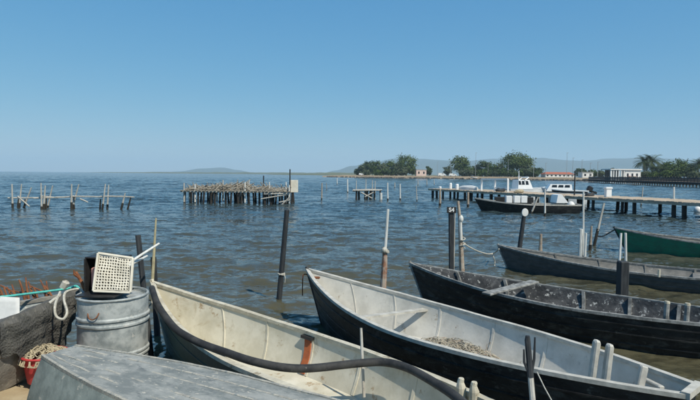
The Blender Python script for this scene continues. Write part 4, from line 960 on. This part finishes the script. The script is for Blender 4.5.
ridge('hills', m_hill, 7000, 1500, hp_(7000, (160, 0), (178, 2.0), (200, 4.6), (222, 6.0), (238, 3.6), (252, 1.4), (275, 0)), 120, .18, 3)
ridge('hills', m_hill, 6600, 2000, hp_(6600, (318, 0), (335, 4), (352, 9), (372, 13.5), (395, 16), (425, 16.5), (470, 16), (520, 17), (570, 16.5), (620, 19), (660, 20), (720, 17), (800, 22), (900, 16), (1100, 12), (1300, 0)), 420, .16, 9)
ridge('low_land', m_low, 2600, 300, hp_(2600, (60, 0), (120, .7), (170, 1.3), (260, 1.7), (310, 2.2), (345, 2.4), (380, 2.0), (420, 0)), 260, .5, 5)
ridge('low_land', m_low, 1500, 200, hp_(1500, (262, 0), (285, 1.1), (310, 1.5), (330, 2.2), (360, 2.4), (420, 1.5), (500, 0)), 200, .5, 15)

# ------------------------------------------------------------------ trees
def crown(mb, c, rx, ry, rz, n, leaf, rr, clumps=26, flat=0.0, ragged=.35):
    for _ in range(clumps):
        a = rr.uniform(0, 6.283); ph = rr.uniform(-1, 1); q = rr.uniform(.45, 1.0) ** .6
        s = math.sqrt(1 - ph * ph); cc = V(c[0] + rx * q * s * math.cos(a) * (1 + rr.uniform(-ragged, ragged) * .4), c[1] + ry * q * s * math.sin(a), c[2] + rz * q * max(ph, -1 + flat) * (1 + rr.uniform(-ragged, ragged) * .5))
        cr_ = rr.uniform(.26, .44) * min(rx, rz * 1.4)
        for _ in range(n):
            p = cc + V(rr.gauss(0, 1), rr.gauss(0, 1), rr.gauss(0, .75)) * cr_ * .55
            nrm_ = (p - V(*c)); nrm_ = (nrm_.normalized() + V(rr.gauss(0, .6), rr.gauss(0, .6), rr.gauss(.2, .6))).normalized()
            x = nrm_.orthogonal().normalized(); x.rotate(Matrix.Rotation(rr.uniform(0, 6.28), 3, nrm_)); y = nrm_.cross(x); l = leaf * rr.uniform(.6, 1.3)
            mb.add([p - x * l, p - y * l * .6 + nrm_ * l * .15, p + x * l, p + y * l * .6 + nrm_ * l * .15], [(0, 1, 2, 3)])
def tree(px, dd, hpx, wpx, mat, label, group, seed, trunk=.30, flat=.3, name='tree', clumps=30, n=30, leaf=None):
    """px column, dd metres behind the shoreline, height and width as pixels seen from the survey point"""
    y = shore_d(px) + dd; x = (px - 350) / FPX * y; s = y / FPX; H = hpx * s; Wd = wpx * s * .68; trunk *= .7; clumps = int(clumps * 1.5); n = 36; rr = random.Random(seed)
    t = thing(name, label, 'tree', V(x, y, LZ - .1), group)
    ct = H * trunk; mb = MB(); r = .028 * H
    mb.tube([V(x, y, LZ - .3), V(x + rr.uniform(-.1, .1), y, LZ + ct * .6), V(x + rr.uniform(-.2, .2), y, LZ + ct + (H - ct) * .4)], [r, r * .8, r * .4], 7)
    for k in range(5):
        a = k * 1.26 + rr.random(); mb.tube([V(x, y, LZ + ct * .75), V(x + math.cos(a) * Wd * .35, y + math.sin(a) * Wd * .35, LZ + ct + (H - ct) * .25), V(x + math.cos(a) * Wd * .65, y + math.sin(a) * Wd * .65, LZ + ct + (H - ct) * .5)], [r * .5, r * .35, r * .15], 5)
    mb.build('trunk', m_bark, t)
    mb = MB(); zc = LZ + ct + (H - ct) * .5
    crown(mb, (x, y, zc), Wd * .82, Wd * .82, (H - ct) * .47, n, leaf or max(.22, .75 * s), rr, clumps, flat)
    mb.build('crown', mat, t); return t
GA = 'trees on the far point'
for k, (px, dd, h, w, mat, lab, tr, cl) in enumerate((
    (358.5, 28, 6.5, 7, m_leafD, 'low dark shrubby tree at the tip of the far point', .1, 22), (363, 26, 10.5, 9, m_leafB, 'small grey-green tree at the edge of the far grove', .15, 26), (369, 30, 14, 11, m_leafD, 'dark rounded tree in the far grove beside the small grey-green tree', .12, 30),
    (376, 34, 14, 12, m_leafC, 'light green tree in the middle of the far grove', .12, 30), (383, 28, 12, 11, m_leafB, 'grey-green bushy tree in the far grove between light green trees', .1, 30), (390, 36, 15, 11, m_leafC, 'light green tree close to the tallest tree of the far grove', .12, 30),
    (396, 27, 11.5, 10, m_leafB, 'pale low tree under the tallest tree of the far grove', .1, 26), (406, 34, 21.5, 17, m_leafA, 'tallest broad tree at the end of the far grove', .12, 60), (402, 26, 9, 12, m_leafB, 'bushy pale undergrowth tree below the tallest tree of the far grove', .08, 24), (412, 44, 9, 5, m_leafD, 'small dark tree between tallest tree and the pink house', .1, 22), (386, 24, 7, 9, m_leafD, 'low dark bush tree in front of the far grove', .05, 20))):
    tree(px, dd, h, w, mat, lab, GA, 100 + k, tr, .15, clumps=cl, name='grove_tree')
GB = 'trees along the far shore'
for k, (px, dd, h, w, mat, lab, tr, cl) in enumerate((
    (428.5, 42, 10, 5, m_leafD, 'slim dark tree beside the pink house', .15, 20), (447, 60, 10, 7, m_leafB, 'small grey-green tree behind the parked white vans', .15, 20), (459.5, 45, 20, 15, m_leafA, 'round-headed pine standing alone behind the jetty end', .28, 46),
    (469, 40, 11, 9, m_leafC, 'light green small tree right of the round-headed pine', .1, 22), (477, 46, 12, 9, m_leafB, 'grey-green small tree between the two pines', .1, 22), (484, 44, 16, 12, m_leafD, 'dark tree left of the big umbrella pine', .15, 30), (492, 38, 12, 11, m_leafC, 'light green bushy tree beside the dark tree', .1, 26), (499, 42, 14, 9, m_leafB, 'grey-green tree close to the big umbrella pine', .1, 24),
    (516, 36, 23.5, 27, m_leafA, 'broad dark umbrella pine, the largest on the far shore', .34, 90), (526, 33, 14, 11, m_leafB, 'grey-green tree under the right edge of the umbrella pine', .1, 24), (507, 33, 9, 9, m_leafB, 'low grey-green tree under the umbrella pine', .1, 20), (537, 45, 10, 8, m_leafD, 'small dark tree left of the red-roofed building', .15, 20), (580, 60, 9, 9, m_leafD, 'small dark tree right of the red-roofed building', .15, 20), (591, 60, 8, 8, m_leafD, 'low dark tree left of the white pavilion', .15, 20), (612, 80, 10, 7, m_leafD, 'dark pointed tree behind the white pavilion', .15, 22), (600, 70, 7, 10, m_leafB, 'low grey-green tree beside the white boathouse', .1, 20))):
    tree(px, dd, h, w, mat, lab, GB, 200 + k, tr, .35 if tr > .25 else .15, clumps=cl, name='pine_tree' if mat is m_leafA else 'shore_tree')
for k, (px, w, h, lab) in enumerate(((472, 11, 6, 'below the light green small tree'), (481, 12, 7, 'below the dark tree'), (489, 12, 6, 'below the light green bushy tree'), (497, 12, 7, 'between bushy tree and umbrella pine'), (522, 12, 7, 'at the foot of the umbrella pine'), (533, 10, 6, 'past the foot of the umbrella pine'), (366, 10, 5, 'at the near edge of the far grove'), (379, 12, 6, 'below the light green grove tree'), (392, 11, 6, 'close to the tallest grove tree'), (464, 11, 7, 'at the foot of the round-headed pine'), (504, 12, 8, 'under the edge of the umbrella pine'), (512, 12, 7, 'right under the umbrella pine'), (528, 11, 8, 'under the grey-green tree by the umbrella pine'))):
    tree(px, 22, h, w, (m_leafB, m_leafC, m_leafD)[k % 3], 'low shrub on the far shore ' + lab, 'shrubs on the far shore', 500 + k, .03, .1, clumps=18, name='shrub')
def palm(px, dd, hpx, fpx, label, seed, group='palms behind the dark pier', nf=58):
    y = shore_d(px) + dd; x = (px - 350) / FPX * y; s = y / FPX; H = hpx * s; F = fpx * s; rr = random.Random(seed)
    t = thing('palm_tree', label, 'palm tree', V(x, y, LZ - .1), group)
    mb = MB(); mb.tube([V(x, y, LZ - .3), V(x + .1, y, LZ + H * .4), V(x, y, LZ + H * .8)], [.32, .26, .30], 9, wob=.08); mb.build('trunk', m_palmtrunk, t)
    mb = MB(); c = V(x, y, LZ + H * .8)
    for k in range(nf):
        a = rr.uniform(0, 6.28); el = rr.uniform(-.5, 1.35); L = F * rr.uniform(.8, 1.1); h_ = V(math.cos(a), math.sin(a), 0); sd = V(-h_.y, h_.x, 0); p = c.copy(); dr = el; pts = []
        for q in range(7): pts.append(p.copy()); p = p + (h_ * math.cos(dr) + V(0, 0, math.sin(dr))) * (L / 6); dr -= .24
        for q in range(6):
            for sg in (-1, 1):
                for e_ in range(2):
                    b0 = pts[q].lerp(pts[q + 1], e_ * .5); b1 = pts[q].lerp(pts[q + 1], e_ * .5 + .28); l = L * .24 * (1 - abs(q - 2.2) / 6)
                    tip = b1 + sd * sg * l + (pts[q + 1] - pts[q]) * .5 + V(0, 0, -l * .35); mb.add([b0, b1, tip], [(0, 1, 2)])
    mb.build('crown', m_palm, t); return t
for k, (px, dd, h, f_, lab) in enumerate(((643, 24, 20, 12.5, 'tall palm with a full crown beside the white pavilion'), (651, 27, 21, 12.5, 'tall palm with a full crown close to the pavilion palm'), (656, 22, 11, 9, 'short palm below the two tall palms'), (697, 24, 18, 12, 'tall dark palm at the far end of the dark pier'), (690, 20, 10, 8, 'short palm beside the tall dark palm'), (662, 19, 10, 8, 'short pale palm in front of the bright green tree'))):
    palm(px, dd, h, f_, lab, 300 + k)
for k, (px, dd, h, w, mat, lab) in enumerate(((671, 28, 17, 17, m_leafC, 'bright green round tree between the palms'), (680, 34, 20, 14, m_leafC, 'taller green tree behind the bright round tree'), (664, 34, 15, 12, m_leafB, 'grey-green bushy tree behind the short palms'), (687, 30, 14, 13, m_leafD, 'dark bushy tree left of the tall dark palm'), (708, 28, 17, 14, m_leafC, 'green tree past the tall dark palm'), (645, 20, 7, 10, m_leafB, 'low pale bush at the foot of the pavilion palm'), (653, 18, 6, 10, m_leafC, 'low green bush at the foot of the short palm'), (668, 18, 8, 12, m_leafC, 'low green bush in front of the bright green round tree'), (678, 18, 8, 12, m_leafD, 'low dark bush in front of the taller green tree'), (694, 17, 7, 12, m_leafB, 'low pale bush at the foot of the tall dark palm'))):
    tree(px, dd, h, w, mat, lab, 'trees behind the dark pier', 400 + k, .1, .15, clumps=34, name='shore_tree')

# ------------------------------------------------------------------ far buildings and vehicles
def sx(px, y): return (px - 350) / FPX * y
def house(name, label, px0, px1, dd, hpx, dep, wall, roof, roofh=.0, cat='house', nwin=2):
    y = shore_d((px0 + px1) / 2) + dd; xa, xb = sx(px0, y), sx(px1, y); H = hpx * y / FPX
    t = thing(name, label, cat, V((xa + xb) / 2, y + dep / 2, LZ))
    mb = MB(); mb.box(V((xa + xb) / 2, y + dep / 2, LZ - .3 + (H + .3) / 2), (xb - xa, dep, H + .3)); mb.build('wall', wall, t)
    mb = MB(); e = .4; z = LZ + H
    if roofh > 0:
        ym = y + dep / 2; mb.add([V(xa - e, y - e, z), V(xb + e, y - e, z), V(xb + e, y + dep + e, z), V(xa - e, y + dep + e, z), V(xa + roofh, ym, z + roofh), V(xb - roofh, ym, z + roofh)], [(0, 1, 5, 4), (2, 3, 4, 5), (1, 2, 5), (3, 0, 4), (3, 2, 1, 0)])
    else: mb.box(V((xa + xb) / 2, y + dep / 2, z + .12), (xb - xa + .5, dep + .5, .24))
    mb.build('roof', roof, t)
    for k in range(nwin):
        xw = xa + (xb - xa) * (k + .5) / nwin; w = min(1.1, (xb - xa) / nwin * .5)
        mb = MB(); mb.box(V(xw, y - .012, LZ + H * .52), (w, .06, H * .40)); mb.build('window', m_dark, t)
    return t
house('pink_house', 'small pale pink house beside the far grove', 416, 426, 32, 6.0, 7, m_pinkwall, m_roofgrey, 0)
house('red_roofed_building', 'long low building with red tiled roof on the far shore', 545, 574, 38, 3.2, 8, m_wall, m_roof, 1.3, 'building', 7)
house('white_boathouse', 'small white boathouse with flat roof near the pavilion', 582, 592.5, 30, 5.2, 6, m_wall, m_roofgrey, 0, 'building', 2)
def van(px, dd, L, H, label):
    y = shore_d(px) + dd; x = sx(px, y); t = thing('parked_van', label, 'van', V(x, y, LZ), 'white vans parked on the far shore')
    mb = MB(); P2 = [(-.5, .18), (-.5, .75), (-.47, 1.0), (.18, 1.0), (.34, .62), (.48, .52), (.5, .18)]
    q = [V(x + a * L, y - .9, LZ + b * H) for a, b in P2] + [V(x + a * L, y + .9, LZ + b * H) for a, b in P2]; n = len(P2)
    mb.add(q, [tuple(range(n - 1, -1, -1)), tuple(range(n, 2 * n))] + [(k, (k + 1) % n, n + (k + 1) % n, n + k) for k in range(n)]); mb.build('body', m_gel, t)
    mb = MB(); mb.box(V(x + .08 * L, y - .905, LZ + .78 * H), (L * .22, .02, .22 * H)); mb.build('window', m_dark, t)
    for sg in (-.31, .31):
        mb = MB(); n = 12; c = V(x + sg * L, y - .86, LZ + .32)
        mb.v = [c + V(.33 * math.cos(6.283 * k / n), o_, .33 * math.sin(6.283 * k / n)) for o_ in (-.08, .12) for k in range(n)]
        mb.f = [tuple(range(n)), tuple(range(2 * n - 1, n - 1, -1))] + [(k, n + k, n + (k + 1) % n, (k + 1) % n) for k in range(n)]; mb.build('wheel', m_blackpl, t)
van(441.5, 14, 5.2, 2.1, 'white van parked on the far shore near the pink house')
van(452.5, 14, 5.2, 1.9, 'lower white van parked on the far shore below the round-headed pine')
van(361, 13, 3.6, 1.6, 'small white vehicle parked at the far grove tip')
# hauled-out white boat on the far bank
y = shore_d(473) + 4; Bh = Boat((sx(470, y), y), (sx(477, y), y - .5), 1.6, 1.5, 1.25, 1.25, floor=.9, keel=.55, rake=.5)
Bh.make('hauled_boat', 'small white boat hauled out on the far bank', hull=m_gel, inner=m_gel, rail=m_gel)
# pavilion
def pavilion():
    y = shore_d(616) + 2; xa, xb = sx(610, y), sx(640, y); H = 10.2 * y / FPX; z = LZ - .9
    t = thing('white_pavilion', 'white waterside pavilion with tall columns and flat roof beside the palms', 'pavilion', V((xa + xb) / 2, y + 4, z))
    mb = MB(); mb.box(V((xa + xb) / 2, y + 4, z + H + .18), (xb - xa + .6, 9, .5)); mb.build('roof', m_wall, t)
    for k in range(6):
        x = xa + .2 + k * (xb - xa) * .43 / 5; mb = MB(); mb.box(V(x, y, z + H / 2 - .08), (.45 if k else .8, .45, H)); mb.build('column', m_wall, t)
    mb = MB(); xm = xa + (xb - xa) * .48; mb.box(V((xm + xb) / 2, y + 1.5, z + H / 2 - .08), (xb - xm, 3, H)); mb.build('wall', m_wall, t)
    mb = MB(); mb.box(V((xa + xm) / 2, y + 5.5, z + H / 2 - .08), (xm - xa, .3, H)); mb.build('dark_glazing', m_dark, t)
    mb = MB(); mb.box(V((xa + xb) / 2, y + 3.5, z - .2), (xb - xa + 1, 9, .3)); mb.build('floor_slab', m_wall, t)
    for k in range(3):
        mb = MB(); x = xm + (xb - xm) * (k + .6) / 3.4; mb.box(V(x, y - .02, z + H * .5), (.8, .08, H * .32)); mb.build('window', m_dark, t)
    for sx_, c in ((.62, m_roof), (.8, m_pinkwall)):
        mb = MB(); mb.box(V(xa + (xb - xa) * sx_, y - .55, z + H * .38), (1.4, 1.0, .12)); mb.build('awning', c, t)
pavilion()
# dark pier with railing in front of the palms
PA = D(588, 184, 0.1); pA = V(sx(588, 228), 228, 0); pB = V(sx(618, 170), 170, 0); pC = V(sx(760, 98), 98, 0)
pt_ = thing('dark_pier', 'long dark timber pier with dense railing and pale posts before the palms', 'pier', V((pB.x + pC.x) / 2, (pB.y + pC.y) / 2, 0))
for a, b, nb in ((pA, pB, 16), (pB, pC, 46)):
    d = (b - a); L = d.length; d.normalize(); n_ = V(-d.y, d.x, 0); n_ = n_ if n_.y > 0 else -n_
    mb = MB(); mb.bar(a + V(0, 0, 1.05) + n_ * 1.2, b + V(0, 0, 1.05) + n_ * 1.2, 2.4, .30); mb.build('deck', m_rail, pt_)
    for zz in (.62, .82, 1.34, 1.54, 1.74, 1.94, 2.14):
        mb = MB(); mb.bar(a + V(0, 0, zz), b + V(0, 0, zz), .07, .185); mb.build('railing_board', m_rail, pt_)
    for k in range(nb):
        p = a + d * (L * (k + .5) / nb); mb = MB(); mb.bar(p + V(0, 0, .7) - n_ * .06, p + V(0, 0, 2.42) - n_ * .06, .15, .13, up=(1, 0, 0)); mb.build('railing_post', m_beam, pt_)
        mb = MB(); mb.tube([p + V(0, 0, -1) - n_ * .03, p + V(0, 0, .60) + n_ * .2], .14, 7); mb.build('pile', m_beam, pt_)
# lamp posts on the far shore
LAMPS = ('above the taller white van', 'behind the lower white van', 'between the round-headed pine and the dark tree', 'in front of the dark tree near the umbrella pine', 'in front of the umbrella pine', 'just past the umbrella pine', 'at the near end of the red-roofed building', 'tall, rising above the red-roofed building', 'at the far end of the red-roofed building', 'just before the white boathouse', 'rising behind the white boathouse', 'between the white boathouse and the pavilion')
for k, (px, top_y) in enumerate(((437, 162), (450, 160), (475, 153), (487.5, 164), (507.5, 160), (533, 160), (545, 163), (566, 153), (572, 158), (581, 160), (589.5, 163), (597, 162))):
    y = shore_d(px) + 18; x = sx(px, y); tp = D(px, top_y, y); mb = MB()
    t = thing('lamp_post', 'slim grey lamp post ' + LAMPS[k], 'lamp post', V(x, y, LZ), 'lamp posts on the far shore')
    mb.tube([V(x, y, LZ - .2), V(x, y, tp.z)], [.13, .08], 6); mb.build('pole', m_lamp, t)
    mb = MB(); mb.box(V(x + .35, y, tp.z + .04), (1.1, .35, .14)); mb.build('lamp_head', m_lamp, t)

# ------------------------------------------------------------------ haze
HZ = True
if HZ:
    mb = MB(); mb.box((0, 6000, 159), (30000, 13500, 320)); hm = bpy.data.materials.new('haze'); hm.use_nodes = True; N = hm.node_tree.nodes
    N.remove(N['Principled BSDF']); pv = N.new('ShaderNodeVolumePrincipled'); pv.inputs['Color'].default_value = (.64, .85, .98, 1); pv.inputs['Density'].default_value = 1.6e-4
    hm.node_tree.links.new(pv.outputs[0], N['Material Output'].inputs['Volume']); hm.cycles.homogeneous_volume = True
    o = mb.build('haze', hm); stuff(o)

for o in bpy.data.objects:
    if '_o' in o: del o['_o']
